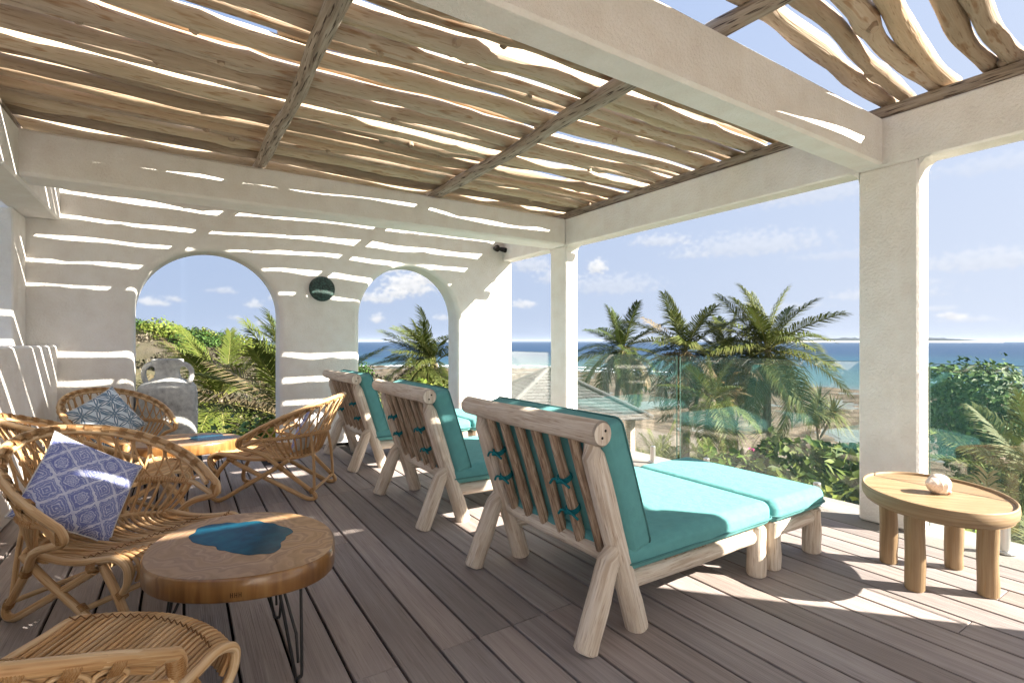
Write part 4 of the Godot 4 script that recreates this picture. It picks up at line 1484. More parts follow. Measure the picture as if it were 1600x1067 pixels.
# ---------------------------------------------------------------- plants
func frond_mesh(l: float, arch: float, n: int, ll: float, sd: int, hue: Color, tip: Color, wind := 0.0, width := 0.042, droop := 0.5) -> MB:
	# feather leaf: base at the origin, growing along +z and arching down
	var r := RandomNumberGenerator.new()
	r.seed = sd
	var m := MB.new()
	var pts := PackedVector3Array()
	var rad := PackedFloat32Array()
	var sway := r.randf_range(-0.12, 0.12) + wind
	for i in 13:
		var t := i / 12.0
		var th := arch * t * 1.6
		pts.push_back(Vector3(sway * l * t * t, l * (t - 0.0) * -arch * 0.62 * t * 1.0, l * t * (1.0 - 0.28 * arch * t)))
		rad.push_back(lerpf(0.02, 0.004, t) * l / 2.6)
	m.tube(pts, rad, 5, hue.lerp(Color(0.3, 0.27, 0.09), 0.55), false)
	for i in n:
		for s: float in [-1.0, 1.0]:
			var t := 0.1 + 0.9 * (i + 0.5 + r.randf_range(-0.25, 0.25)) / n
			var f := t * 12.0
			var k := mini(int(f), 11)
			var p: Vector3 = pts[k].lerp(pts[k + 1], f - k)
			var tg: Vector3 = (pts[k + 1] - pts[k]).normalized()
			var up := tg.cross(Vector3.RIGHT).normalized()
			if up.y < 0.0 and absf(up.y) > 0.1:
				up = -up
			var len := ll * (0.45 + 0.75 * sin(PI * clampf(t * 0.86 + 0.12, 0.0, 1.0))) * r.randf_range(0.8, 1.1)
			var sweep := lerpf(0.35, 1.3, t) + r.randf_range(-0.15, 0.15)
			var d0 := (Vector3.RIGHT * s + tg * sweep + up * r.randf_range(0.15, 0.5)).normalized()
			var d1 := (d0 + Vector3.DOWN * (droop + r.randf_range(-0.15, 0.35)) + Vector3.RIGHT * wind * 1.5).normalized()
			var mid := p + d0 * len * 0.5
			var end := mid + d1 * len * 0.55
			var side := d0.cross(up).normalized()
			var w: float = width * r.randf_range(0.75, 1.15)
			var q := r.randf()
			var c0 := hue.lerp(tip, 0.25 * q)
			var c1 := hue.lerp(tip, 0.35 + 0.6 * q)
			var nn := d0.cross(side).normalized()
			if nn.y < 0.0:
				nn = -nn
			var a := m.vert(p - side * w * 0.3, nn, Vector2.ZERO, c0)
			var b := m.vert(p + side * w * 0.3, nn, Vector2.ZERO, c0)
			var c := m.vert(mid + side * w * 0.5, nn, Vector2.ZERO, c0)
			var d := m.vert(mid - side * w * 0.5, nn, Vector2.ZERO, c0)
			var n2 := (nn + d0 * 0.4).normalized()
			var e := m.vert(end, n2, Vector2.ZERO, c1)
			m.quad(a, b, c, d)
			m.tri(d, c, e)
	return m

var fronds := {}

func frond_set(key: String, l: float, ll: float, hue: Color, tip: Color, n := 44, width := 0.042, wind := 0.0, droop := 0.5) -> Array:
	if not fronds.has(key):
		var a := []
		for i in 5:
			a.append(frond_mesh(l, [0.12, 0.35, 0.6, 0.9, 1.2][i], n, ll, hash(key) % 1000 + i, hue, tip, wind, width, droop).mesh())
		fronds[key] = a
	return fronds[key]

# spec: crown height above ground, frond count, wind yaw (deg) and strength
func palm(called: String, label: String, pos: Vector3, height: float, lean: Vector3, key: String, count: int, scale: float, wind_dir: float, wind: float, group: String, dead := 5, low := -50.0, trunk_r := 0.13, browned := 0.1) -> void:
	var t := thing(called, label, "palm tree", pos, 0.0, group)
	var top := Vector3(0, height, 0) + lean
	var pts := []
	for i in 6:
		var q := i / 5.0
		pts.append(Vector3(lean.x * q * q, height * q, lean.z * q * q))
	var sp := spline(pts, 5)
	var rad := PackedFloat32Array()
	for i in sp.size():
		var q := float(i) / (sp.size() - 1)
		rad.push_back(trunk_r * (1.25 - 0.55 * q + 0.5 * exp(-q * 14.0)) * (1.0 + 0.06 * (i % 2)))
	var m := MB.new()
	m.tube(sp, rad, 10, Color(1, 1, 1))
	part("trunk", m, M.bark, t)
	var set: Array = fronds[key]
	var dry: Array = fronds["dry"]
	for i in count + dead:
		var q := float(i) / count
		var el := lerpf(84.0, low, pow(q, 0.85)) + rng.randf_range(-8.0, 8.0)
		var az := rad_to_deg(i * 2.39996) + rng.randf_range(-14.0, 14.0)
		var v := clampi(int(q * 3.6 + rng.randf_range(0.0, 1.4)), 0, 4)
		var mesh: ArrayMesh = set[v]
		var mm: Material = M.frond
		var sc := scale * rng.randf_range(0.82, 1.1) * lerpf(0.8, 1.05, minf(q * 2.0, 1.0))
		if i < count and rng.randf() < browned:
			mesh = dry[rng.randi() % 3]
		if i >= count:
			el = rng.randf_range(-84.0, -62.0)
			mesh = dry[rng.randi() % 5]
			sc *= 0.8
		var d := Vector3(sin(deg_to_rad(az)) * cos(deg_to_rad(el)), sin(deg_to_rad(el)), -cos(deg_to_rad(az)) * cos(deg_to_rad(el)))
		d = (d + Vector3(sin(deg_to_rad(wind_dir)), 0.05, -cos(deg_to_rad(wind_dir))) * wind).normalized()
		var x := Vector3.UP.cross(d)
		if x.length() < 0.05:
			x = Vector3.RIGHT
		x = x.normalized()
		var b := Basis(x, d.cross(x).normalized(), d)
		b = b * Basis(Vector3(0, 0, 1), rng.randf_range(-0.35, 0.35))
		part("frond" if i < count else "dead_frond", mesh, mm, t, Transform3D(b.scaled(Vector3.ONE * sc), top + d * 0.06))

func leaf_cloud(blobs: Array, count: int, size: float, cols: Array, sd: int, long := 1.0, shell := 0.55) -> MB:
	# many small leaves spread through a set of lobes [centre, radii]
	var r := RandomNumberGenerator.new()
	r.seed = sd
	var m := MB.new()
	var total := 0.0
	for b in blobs:
		total += b[1].x * b[1].y + b[1].x * b[1].z
	for b in blobs:
		var n := int(count * (b[1].x * b[1].y + b[1].x * b[1].z) / total)
		var shade := r.randf_range(0.75, 1.2)
		var lean := Vector3(r.randf_range(-1, 1), r.randf_range(-0.3, 1), r.randf_range(-1, 1)) * 0.3
		for i in n:
			var d := Vector3(r.randfn(), r.randfn(), r.randfn()).normalized()
			var k := lerpf(shell, 1.0, sqrt(r.randf())) * (1.0 + 0.16 * sin(d.x * 7.0 + sd) * sin(d.y * 6.0 + d.z * 5.0))
			if r.randf() < 0.06:
				k *= r.randf_range(1.05, 1.25)
			var p: Vector3 = b[0] + Vector3(d.x * b[1].x, d.y * b[1].y, d.z * b[1].z) * k
			var out := (d + Vector3(r.randf_range(-0.8, 0.8), r.randf_range(-0.3, 0.9), r.randf_range(-0.8, 0.8)) + lean).normalized()
			var tg := out.cross(Vector3(r.randf_range(-1, 1), r.randf_range(-1, 1), r.randf_range(-1, 1))).normalized()
			tg = (tg + d * 0.4 * long).normalized()
			var sd2 := out.cross(tg).normalized()
			var l := size * r.randf_range(0.6, 1.25) * (0.6 + 0.4 * long)
			var w := size * r.randf_range(0.28, 0.42)
			var col: Color = cols[r.randi() % cols.size()] * shade * r.randf_range(0.75, 1.25)
			col.a = 1.0
			var fold := out * w * 0.25
			var a := m.vert(p - tg * l * 0.5, out, Vector2.ZERO, col)
			var e := m.vert(p + tg * l * 0.5, out, Vector2.ZERO, col)
			var f := m.vert(p + sd2 * w + fold, (out - sd2 * 0.35).normalized(), Vector2.ZERO, col)
			var g := m.vert(p - sd2 * w + fold, (out + sd2 * 0.35).normalized(), Vector2.ZERO, col)
			m.tri(a, f, e)
			m.tri(a, e, g)
	return m

func twig(m: MB, a: Vector3, dir: Vector3, l: float, r: float, depth: int, rg: RandomNumberGenerator) -> void:
	var mid := a + dir * l * 0.5 + Vector3(rg.randf_range(-1, 1), rg.randf_range(-0.3, 0.6), rg.randf_range(-1, 1)) * l * 0.09
	var b := a + dir * l
	m.tube(P([a, mid, b]), PackedFloat32Array([r, r * 0.85, r * 0.65]), 6, Color.WHITE, false)
	if depth > 0:
		for i in (3 if depth > 1 else 2):
			var d := (dir + Vector3(rg.randf_range(-1, 1), rg.randf_range(-0.25, 0.7), rg.randf_range(-1, 1)) * 0.75).normalized()
			twig(m, b if i else mid, d, l * rg.randf_range(0.55, 0.8), r * 0.62, depth - 1, rg)

func shrub(called: String, label: String, category: String, pos: Vector3, blobs: Array, count: int, size: float, cols: Array, group := "", long := 1.0) -> Node3D:
	var t := thing(called, label, category, pos, 0.0, group)
	var sd := rng.randi() % 100000
	part("foliage", leaf_cloud(blobs, count, size, cols, sd, long), M.leaf, t)
	var m := MB.new()
	var rg := RandomNumberGenerator.new()
	rg.seed = sd
	for i in mini(blobs.size(), 6):
		var c: Vector3 = blobs[i][0]
		var a := Vector3(c.x * 0.25, 0.0, c.z * 0.25)
		twig(m, a, (c - a).normalized(), maxf(c.distance_to(a) * 0.5, 0.1), 0.03 * maxf(blobs[i][1].x, 0.5), 2, rg)
	part("stem", m, M.bark, t)
	return t

# tuft of strap leaves (screw pine, grass clump): blades radiate from a point
func blade_tuft(n: int, l: float, w: float, sd: int, cols: Array, low := -0.35, bend := 0.6) -> MB:
	var r := RandomNumberGenerator.new()
	r.seed = sd
	var m := MB.new()
	for i in n:
		var a := r.randf() * TAU
		var y := r.randf_range(low, 1.0)
		var d := Vector3(cos(a) * sqrt(maxf(1.0 - y * y, 0.05)), y, sin(a) * sqrt(maxf(1.0 - y * y, 0.05))).normalized()
		var side := d.cross(Vector3.UP)
		side = side.normalized() if side.length() > 0.05 else Vector3.RIGHT
		var ll := l * r.randf_range(0.65, 1.1)
		var col: Color = cols[r.randi() % cols.size()] * r.randf_range(0.75, 1.25)
		col.a = 1.0
		var prev := [0, 0]
		for k in 5:
			var t := k / 4.0
			var p := d * ll * t + Vector3.DOWN * ll * bend * t * t * (0.4 + 0.6 * (1.0 - absf(y)))
			var ww := w * (1.0 - pow(t, 2.2)) * (0.7 + 0.3 * minf(t * 6.0, 1.0)) * 0.5 + 0.0015
			var tang := (d + Vector3.DOWN * bend * 2.0 * t * (0.4 + 0.6 * (1.0 - absf(y)))).normalized()
			var nn := side.cross(tang).normalized()
			if nn.y < 0.0:
				nn = -nn
			var cc := col.lerp(Color(0.28, 0.24, 0.1), 0.35 * t * t)
			var v0 := m.vert(p - side * ww, nn, Vector2.ZERO, cc)
			var v1 := m.vert(p + side * ww, nn, Vector2.ZERO, cc)
			if k > 0:
				m.quad(prev[0], prev[1], v1, v0)
			prev = [v0, v1]
	return m

func screw_pine(label: String, pos: Vector3, arms: Array, l: float, n: int, cols: Array, trunk: float) -> void:
	var t := thing("screw_pine", label, "screw pine", pos, 0.0, "screw pines on the beach edge")
	var m := MB.new()
	var fork: Vector3 = arms[0]
	m.tube(spline([Vector3.ZERO, fork * 0.5 + Vector3(0.04, 0, 0.03), fork], 4), trunk, 9, Color(1.15, 1.12, 1.08))
	for i in range(1, arms.size()):
		m.tube(spline([fork, fork.lerp(arms[i], 0.5) + Vector3(0, -0.06, 0), arms[i]], 4), trunk * 0.68, 8, Color(1.2, 1.17, 1.12))
	part("trunk", m, M.bark, t)
	for i in (range(1, arms.size()) if arms.size() > 1 else [0]):
		part("leaf_head", blade_tuft(n, l, 0.055, rng.randi() % 9999, cols), M.leaf, t, Transform3D(Basis(), arms[i]))

func build_plants() -> void:
	var coco := Color(0.072, 0.098, 0.024)
	var tipc := Color(0.19, 0.18, 0.065)
	frond_set("coco", 2.75, 0.68, coco, tipc, 66, 0.036, 0.06, 0.75)
	frond_set("dark", 2.6, 0.6, Color(0.05, 0.08, 0.022), Color(0.12, 0.12, 0.038), 66, 0.036, 0.06, 0.75)
	frond_set("young", 2.2, 0.55, Color(0.085, 0.11, 0.022), Color(0.12, 0.12, 0.035), 48, 0.036, 0.1, 0.7)
	frond_set("blown", 2.4, 0.6, Color(0.065, 0.09, 0.022), Color(0.16, 0.155, 0.05), 50, 0.036, 0.22, 0.9)
	frond_set("areca", 1.7, 0.42, Color(0.08, 0.11, 0.022), Color(0.18, 0.17, 0.045), 34, 0.026, 0.0, 0.45)
	frond_set("dry", 2.2, 0.5, Color(0.16, 0.125, 0.07), Color(0.25, 0.2, 0.125), 36, 0.03, 0.0, 1.0)
	var g := "coconut palms on the beach edge"
	palm("coconut_palm", "leftmost dark coconut palm seen just right of the slim column", Vector3(15.7, -3.6, -16.1), 4.4, Vector3(0.3, 0, 0.2), "dark", 27, 0.95, 300.0, 0.12, g)
	palm("coconut_palm", "coconut palm with sparse upright brownish fronds, the middle of three", Vector3(15.4, -3.6, -12.2), 4.45, Vector3(-0.35, 0, 0.3), "coco", 26, 0.98, 300.0, 0.15, g, 9, -50.0, 0.13, 0.3)
	palm("coconut_palm", "tallest fullest coconut palm, right of the three, a frond reaching out over the sea", Vector3(17.6, -3.6, -10.4), 4.5, Vector3(-0.3, 0, 0.2), "coco", 32, 1.05, 300.0, 0.12, g, 9)
	palm("coconut_palm", "coconut palm tucked between the middle and the tallest palm, slightly lower than both", Vector3(16.9, -3.6, -11.7), 4.15, Vector3(0.1, 0, 0.1), "coco", 24, 0.9, 300.0, 0.1, g, 7, -60.0)
	palm("coconut_palm", "yellow-green palm low in the middle of the left arch, beside the urn", Vector3(0.75, -3.5, -15.4), 3.2, Vector3(0.1, 0, 0.1), "young", 24, 1.1, 280.0, 0.3, g, 3, -50.0)
	palm("coconut_palm", "short coconut palm between the tall ones with yellowing hanging fronds", Vector3(13.6, -3.6, -10.0), 3.0, Vector3(0.2, 0, 0.1), "young", 16, 0.85, 290.0, 0.1, g, 6, -60.0)
	palm("coconut_palm", "wind-blown coconut palm framed by the right arch, fronds streaming left", Vector3(7.9, -3.6, -17.2), 4.0, Vector3(-0.1, 0, 0.0), "blown", 36, 1.0, 275.0, 0.75, g, 4, -70.0)
	palm("coconut_palm", "yellow-green palm at the right side of the left arch, its young fronds drooping", Vector3(1.7, -3.5, -10.2), 3.2, Vector3(0.1, 0, 0.1), "young", 26, 1.15, 280.0, 0.3, g, 3, -55.0)
	palm("coconut_palm", "dark palm half hidden behind the pier between the arches", Vector3(2.55, -3.5, -17.6), 4.6, Vector3(0.1, 0, 0.0), "dark", 22, 0.5, 280.0, 0.1, g, 3)
	palm("young_palm", "young yellow-green palm with long arching fronds at the right edge of the picture", Vector3(10.9, -3.5, -2.1), 2.35, Vector3(0.1, 0, 0.0), "young", 22, 0.95, 300.0, 0.2, "", 3, -40.0, 0.08)
	var ac := [[Vector3(9.6, -3.5, -2.4), 1.2, 20, 1.1, "dense feathery palm clump between the two right-hand clumps"], [Vector3(10.4, -3.5, -3.4), 1.0, 20, 1.2, "yellowish feathery palm clump under the dark tree right of the wide column"], [Vector3(8.2, -3.5, -2.6), 1.55, 18, 1.0, "feathery green palm clump just outside the glass right of the wide column"], [Vector3(8.5, -3.5, -1.3), 1.3, 18, 1.05, "feathery palm clump beyond the side table at the right edge"], [Vector3(12.2, -3.5, -8.8), 0.9, 16, 0.95, "low feathery palm clump beyond the glass joint"], [Vector3(11.4, -3.5, -9.9), 1.0, 16, 1.0, "low bright palm clump beyond the footstool of the nearest lounge chair"]]
	for q in ac:
		palm("areca_palm", q[4], q[0], q[1], Vector3(0.05, 0, 0), "areca", q[2], q[3], 290.0, 0.12, "low palm clumps in the garden", 0, -20.0, 0.05)
	# screw pines with pale forked trunks
	var spc := [Color(0.07, 0.1, 0.035), Color(0.1, 0.13, 0.045), Color(0.14, 0.15, 0.06)]
	screw_pine("screw pine with a pale forked trunk left of the wide column", Vector3(21.3, -3.6, -10.5), [Vector3(-0.1, 0.9, 0.1), Vector3(-0.75, 2.1, 0.3), Vector3(0.35, 2.35, -0.1), Vector3(1.0, 1.9, -0.3), Vector3(0.0, 2.0, 0.6)], 1.15, 90, spc, 0.075)
	screw_pine("slender screw pine on the sand, the left of two", Vector3(18.2, -3.75, -12.0), [Vector3(-0.1, 1.5, 0.0)], 1.05, 80, spc, 0.075)
	screw_pine("slender screw pine on the sand, the right of two", Vector3(18.9, -3.75, -11.2), [Vector3(0.05, 1.55, 0.0)], 1.1, 90, [Color(0.06, 0.09, 0.03), Color(0.09, 0.13, 0.045)], 0.095)
	# garden shrubs
	var green := [Color(0.04, 0.075, 0.014), Color(0.06, 0.105, 0.02), Color(0.09, 0.14, 0.024)]
	var lime := [Color(0.07, 0.105, 0.016), Color(0.11, 0.145, 0.022), Color(0.15, 0.17, 0.035)]
	var dark := [Color(0.025, 0.055, 0.014), Color(0.04, 0.085, 0.02), Color(0.065, 0.12, 0.028)]
	shrub("broadleaf_shrub", "broad-leaved green shrub under the white post, left of the wide column", "shrub", Vector3(10.2, -3.5, -5.5), [[Vector3(0, 1.9, 0), Vector3(1.0, 0.9, 1.0)], [Vector3(-0.9, 1.6, -0.9), Vector3(0.9, 0.85, 0.9)], [Vector3(0.9, 1.8, 0.7), Vector3(0.8, 0.9, 0.8)], [Vector3(-0.6, 1.3, 0.9), Vector3(1.0, 1.0, 1.0)], [Vector3(-1.8, 1.3, -1.7), Vector3(0.8, 0.7, 0.8)]], 4200, 0.21, [Color(0.05, 0.085, 0.015), Color(0.085, 0.125, 0.022), Color(0.125, 0.16, 0.035)], "", 1.7)
	shrub("broadleaf_shrub", "low leafy shrub at the foot of the glass left of the wide column", "shrub", Vector3(6.4, -3.5, -3.4), [[Vector3(0, 2.2, 0), Vector3(0.8, 0.7, 0.8)], [Vector3(0.3, 2.1, 1.2), Vector3(0.8, 0.7, 0.8)], [Vector3(-0.3, 2.0, -1.0), Vector3(0.7, 0.7, 0.7)]], 3200, 0.14, lime, "", 1.6)
	shrub("sea_grape_tree", "dense dark green broad-leaved tree behind the glass at the right", "tree", Vector3(18.6, -3.5, -5.0), [[Vector3(0, 3.0, 0), Vector3(1.5, 1.2, 1.5)], [Vector3(-1.2, 2.4, 0.6), Vector3(1.2, 1.3, 1.2)], [Vector3(1.2, 2.6, -0.6), Vector3(1.2, 1.2, 1.2)], [Vector3(0.2, 1.7, 0.8), Vector3(1.7, 1.3, 1.6)], [Vector3(0.9, 3.6, 0.3), Vector3(0.55, 0.5, 0.55)], [Vector3(-0.7, 3.55, -0.5), Vector3(0.6, 0.5, 0.6)]], 9000, 0.16, dark, "trees behind the glass at the right", 1.0)
	shrub("sea_grape_tree", "dark green tree further right with its crown against the sea", "tree", Vector3(20.2, -3.5, -2.4), [[Vector3(0, 3.3, 0), Vector3(1.5, 1.2, 1.6)], [Vector3(-0.9, 2.6, 1.0), Vector3(1.3, 1.3, 1.3)], [Vector3(0.9, 2.4, 1.4), Vector3(1.5, 1.5, 1.6)], [Vector3(0.1, 4.05, 0.3), Vector3(0.7, 0.5, 0.7)]], 7000, 0.16, dark, "trees behind the glass at the right", 1.0)
	shrub("garden_hedge", "bright leafy green hedge at the foot of the left arch", "hedge", Vector3(0.6, -3.5, -8.3), [[Vector3(-0.6, 2.9, 0), Vector3(0.8, 0.7, 0.7)], [Vector3(0.4, 2.95, 0.2), Vector3(0.8, 0.7, 0.7)], [Vector3(1.2, 2.8, 0.3), Vector3(0.8, 0.7, 0.7)], [Vector3(-1.5, 2.8, 0.1), Vector3(0.8, 0.7, 0.7)], [Vector3(0, 1.8, 0.2), Vector3(1.9, 1.4, 0.9)]], 6500, 0.1, [Color(0.05, 0.1, 0.022), Color(0.085, 0.145, 0.036), Color(0.12, 0.18, 0.055)], "", 0.9)
	shrub("yellow_croton", "small yellow-leaved croton at the right foot of the left arch", "shrub", Vector3(1.15, -3.5, -7.55), [[Vector3(0, 3.35, 0), Vector3(0.16, 0.24, 0.16)], [Vector3(0.22, 3.25, 0.05), Vector3(0.14, 0.2, 0.14)]], 160, 0.14, [Color(0.55, 0.42, 0.02), Color(0.42, 0.36, 0.03), Color(0.3, 0.3, 0.04)], "", 1.8)
	shrub("beach_shrub", "light green rounded shrub at the foot of the right arch", "shrub", Vector3(4.6, -3.5, -11.0), [[Vector3(0, 3.0, 0), Vector3(0.9, 0.85, 0.9)], [Vector3(-1.1, 2.6, -0.2), Vector3(0.9, 0.8, 0.8)], [Vector3(1.0, 2.9, -0.2), Vector3(0.8, 0.9, 0.8)], [Vector3(0.2, 2.0, 0.2), Vector3(1.6, 1.2, 1.2)]], 5200, 0.13, lime, "", 1.2)
	shrub("beach_shrub", "darker low shrub behind the light one in the right arch", "shrub", Vector3(3.9, -3.5, -15.0), [[Vector3(0, 2.2, 0), Vector3(1.3, 0.9, 1.2)], [Vector3(1.8, 2.2, 0), Vector3(1.3, 0.9, 1.2)], [Vector3(-1.6, 2.0, 0), Vector3(1.2, 0.8, 1.2)]], 3600, 0.15, green, "", 1.0)
	var yt := thing("yucca", "spiky bright green yucca in front of the shrubs in the right arch", "plant", Vector3(3.15, -0.95, -10.4))
	part("leaf_head", blade_tuft(60, 0.75, 0.05, 77, [Color(0.14, 0.2, 0.04), Color(0.2, 0.25, 0.06)], 0.1, 0.35), M.leaf, yt)
	var st := MB.new()
	st.tube(P([Vector3(0, -2.55, 0), Vector3(0.02, -1.2, 0), Vector3.ZERO]), 0.06, 8)
	part("trunk", st, M.bark, yt)
	# bougainvillea
	var bt := shrub("bougainvillea", "small magenta bougainvillea in flower at the left of the broad-leaved shrub", "shrub", Vector3(12.0, -3.2, -7.3), [[Vector3(0, 1.35, 0), Vector3(0.35, 0.3, 0.35)], [Vector3(-0.3, 1.1, 0.2), Vector3(0.4, 0.4, 0.4)]], 500, 0.09, green)
	part("blossom", leaf_cloud([[Vector3(0.0, 1.62, 0.05), Vector3(0.32, 0.16, 0.3)], [Vector3(-0.28, 1.55, 0.1), Vector3(0.16, 0.14, 0.16)]], 260, 0.085, [Color(0.62, 0.03, 0.22), Color(0.75, 0.06, 0.33), Color(0.5, 0.02, 0.2)], 5), M.petal, bt)
	# scrub on the hill through the left arch: each bush is a thing, three kinds shared
	var kinds := []
	for i in 3:
		kinds.append([leaf_cloud([[Vector3(0, 0.9, 0), Vector3(1.1, 0.8, 1.1)], [Vector3(0.9, 0.7, 0.2), Vector3(0.8, 0.6, 0.8)], [Vector3(-0.8, 0.75, -0.3), Vector3(0.8, 0.65, 0.8)], [Vector3(0.1, 0.5, 0.8), Vector3(0.9, 0.5, 0.7)]], 900, 0.22, [green, lime, dark][i], 500 + i).mesh()])
	var dryk := leaf_cloud([[Vector3(0, 0.6, 0), Vector3(1.0, 0.7, 1.0)], [Vector3(0.8, 0.4, 0.3), Vector3(0.8, 0.5, 0.8)]], 500, 0.2, [Color(0.13, 0.11, 0.078), Color(0.175, 0.15, 0.11), Color(0.1, 0.09, 0.058)], 510, 1.6, 0.2).mesh()
	for i in 74:
		var x := rng.randf_range(-17.0, 17.0)
		var zz := rng.randf_range(-86.0, -52.0)
		if i < 40:
			zz = rng.randf_range(-78.0, -66.0)
			x = -10.0 + 21.0 * i / 40.0 + rng.randf_range(-0.6, 0.6)
		var dry := i >= 40 and rng.randf() < 0.45
		var kd := rng.randi() % 3
		var t := thing("hill_bush", "dry grey-brown scrub bush on the hillside seen through the left arch" if dry else "%s bush on the %s of the hill seen through the left arch" % [["mid green", "yellow-green", "dark green"][kd], "crest" if i < 40 else "lower slope"], "bush", Vector3(x, ground_h(x, zz) - 0.15, zz), rng.randf() * TAU, "dry scrub on the hillside" if dry else "green bushes on the hill")
		t.scale = Vector3.ONE * (rng.randf_range(0.9, 1.6) if i < 40 else rng.randf_range(0.6, 1.3))
		part("foliage", dryk if dry else kinds[kd][0], M.leaf, t)
	# low dry brush covering the slope between the bushes
	var bmesh := leaf_cloud([[Vector3(0, 0.3, 0), Vector3(0.7, 0.35, 0.7)]], 110, 0.17, [Color(0.11, 0.095, 0.068), Color(0.145, 0.125, 0.09), Color(0.08, 0.07, 0.046), Color(0.055, 0.065, 0.025)], 71, 2.2, 0.1).mesh()
	var bx := []
	for i in 520:
		var x := rng.randf_range(-20.0, 19.0)
		var zz := rng.randf_range(-90.0, -26.0)
		if x - shore_x(zz) > -46.0:
			continue
		bx.append(Transform3D(Basis(Vector3.UP, rng.randf() * TAU).scaled(Vector3.ONE * rng.randf_range(0.6, 1.7)), Vector3(x, ground_h(x, zz) - 0.05, zz)))
	scatter("dry_brush", "low dry grey-brown brush covering the hillside behind the left arch", bmesh, bx)
	# dry tangle and grasses nearer the left arch
	for q in [[Vector3(-2.6, -3.5, -19.0), 1.3], [Vector3(0.4, -3.5, -21.0), 1.2], [Vector3(2.2, -3.5, -18.0), 1.1], [Vector3(-0.8, -3.5, -16.0), 1.0], [Vector3(-4.6, -3.5, -24.0), 1.6], [Vector3(3.6, -3.5, -25.0), 1.4], [Vector3(0.9, -3.5, -14.0), 0.9]]:
		var t := thing("dry_shrub", "leafless grey-brown dry shrub behind the urn and palms in the left arch", "shrub", q[0], rng.randf() * 6.0, "dry shrubs behind the left arch")
		var rg := RandomNumberGenerator.new()
		rg.seed = int(q[0].x * 100.0) + 900
		var m := MB.new()
		for k in 9:
			twig(m, Vector3.ZERO, Vector3(rg.randf_range(-0.7, 0.7), 1.0, rg.randf_range(-0.7, 0.7)).normalized(), q[1] * 0.62, 0.022, 3, rg)
		part("branches", m, M.bark, t)
		part("foliage", leaf_cloud([[Vector3(0, 1.5 * q[1], 0), Vector3(1.3, 1.0, 1.3)], [Vector3(0.8, 1.1 * q[1], 0.3), Vector3(1.0, 0.9, 1.0)], [Vector3(-0.9, 1.0 * q[1], 0.2), Vector3(1.0, 0.9, 1.0)]], 900, 0.13, [Color(0.13, 0.11, 0.07), Color(0.18, 0.155, 0.105), Color(0.09, 0.095, 0.035)], rg.seed, 2.2, 0.2), M.leaf, t)
	# scattered low ground plants
	var tuft := blade_tuft(26, 0.42, 0.022, 61, lime, 0.1, 0.5).mesh()
	var xs := []
	for i in 1500:
		var a := deg_to_rad(rng.randf_range(-20.0, 85.0))
		var rr := rng.randf_range(7.0, 24.0)
		var x := sin(a) * rr
		var zz := -cos(a) * rr
		if (x < 4.6 and zz > -7.0) or x - shore_x(zz) > -47.0:
			continue
		xs.append(Transform3D(Basis(Vector3.UP, rng.randf() * TAU).scaled(Vector3.ONE * rng.randf_range(0.5, 1.5)), Vector3(x, ground_h(x, zz) - 0.02, zz)))
	scatter("grass", "tufts of garden grass below the terrace", tuft, xs)

func scatter(called: String, label: String, mesh: Mesh, where: Array) -> void:
	var mmi := MultiMeshInstance3D.new()
	var mm := MultiMesh.new()
	mm.transform_format = MultiMesh.TRANSFORM_3D
	mm.mesh = mesh
	mm.instance_count = where.size()
	for i in where.size():
		mm.set_instance_transform(i, where[i])
	mmi.multimesh = mm
	mmi.material_override = M.leaf
	put(mmi, called, self)
	tag(mmi, label, "", "", "stuff")

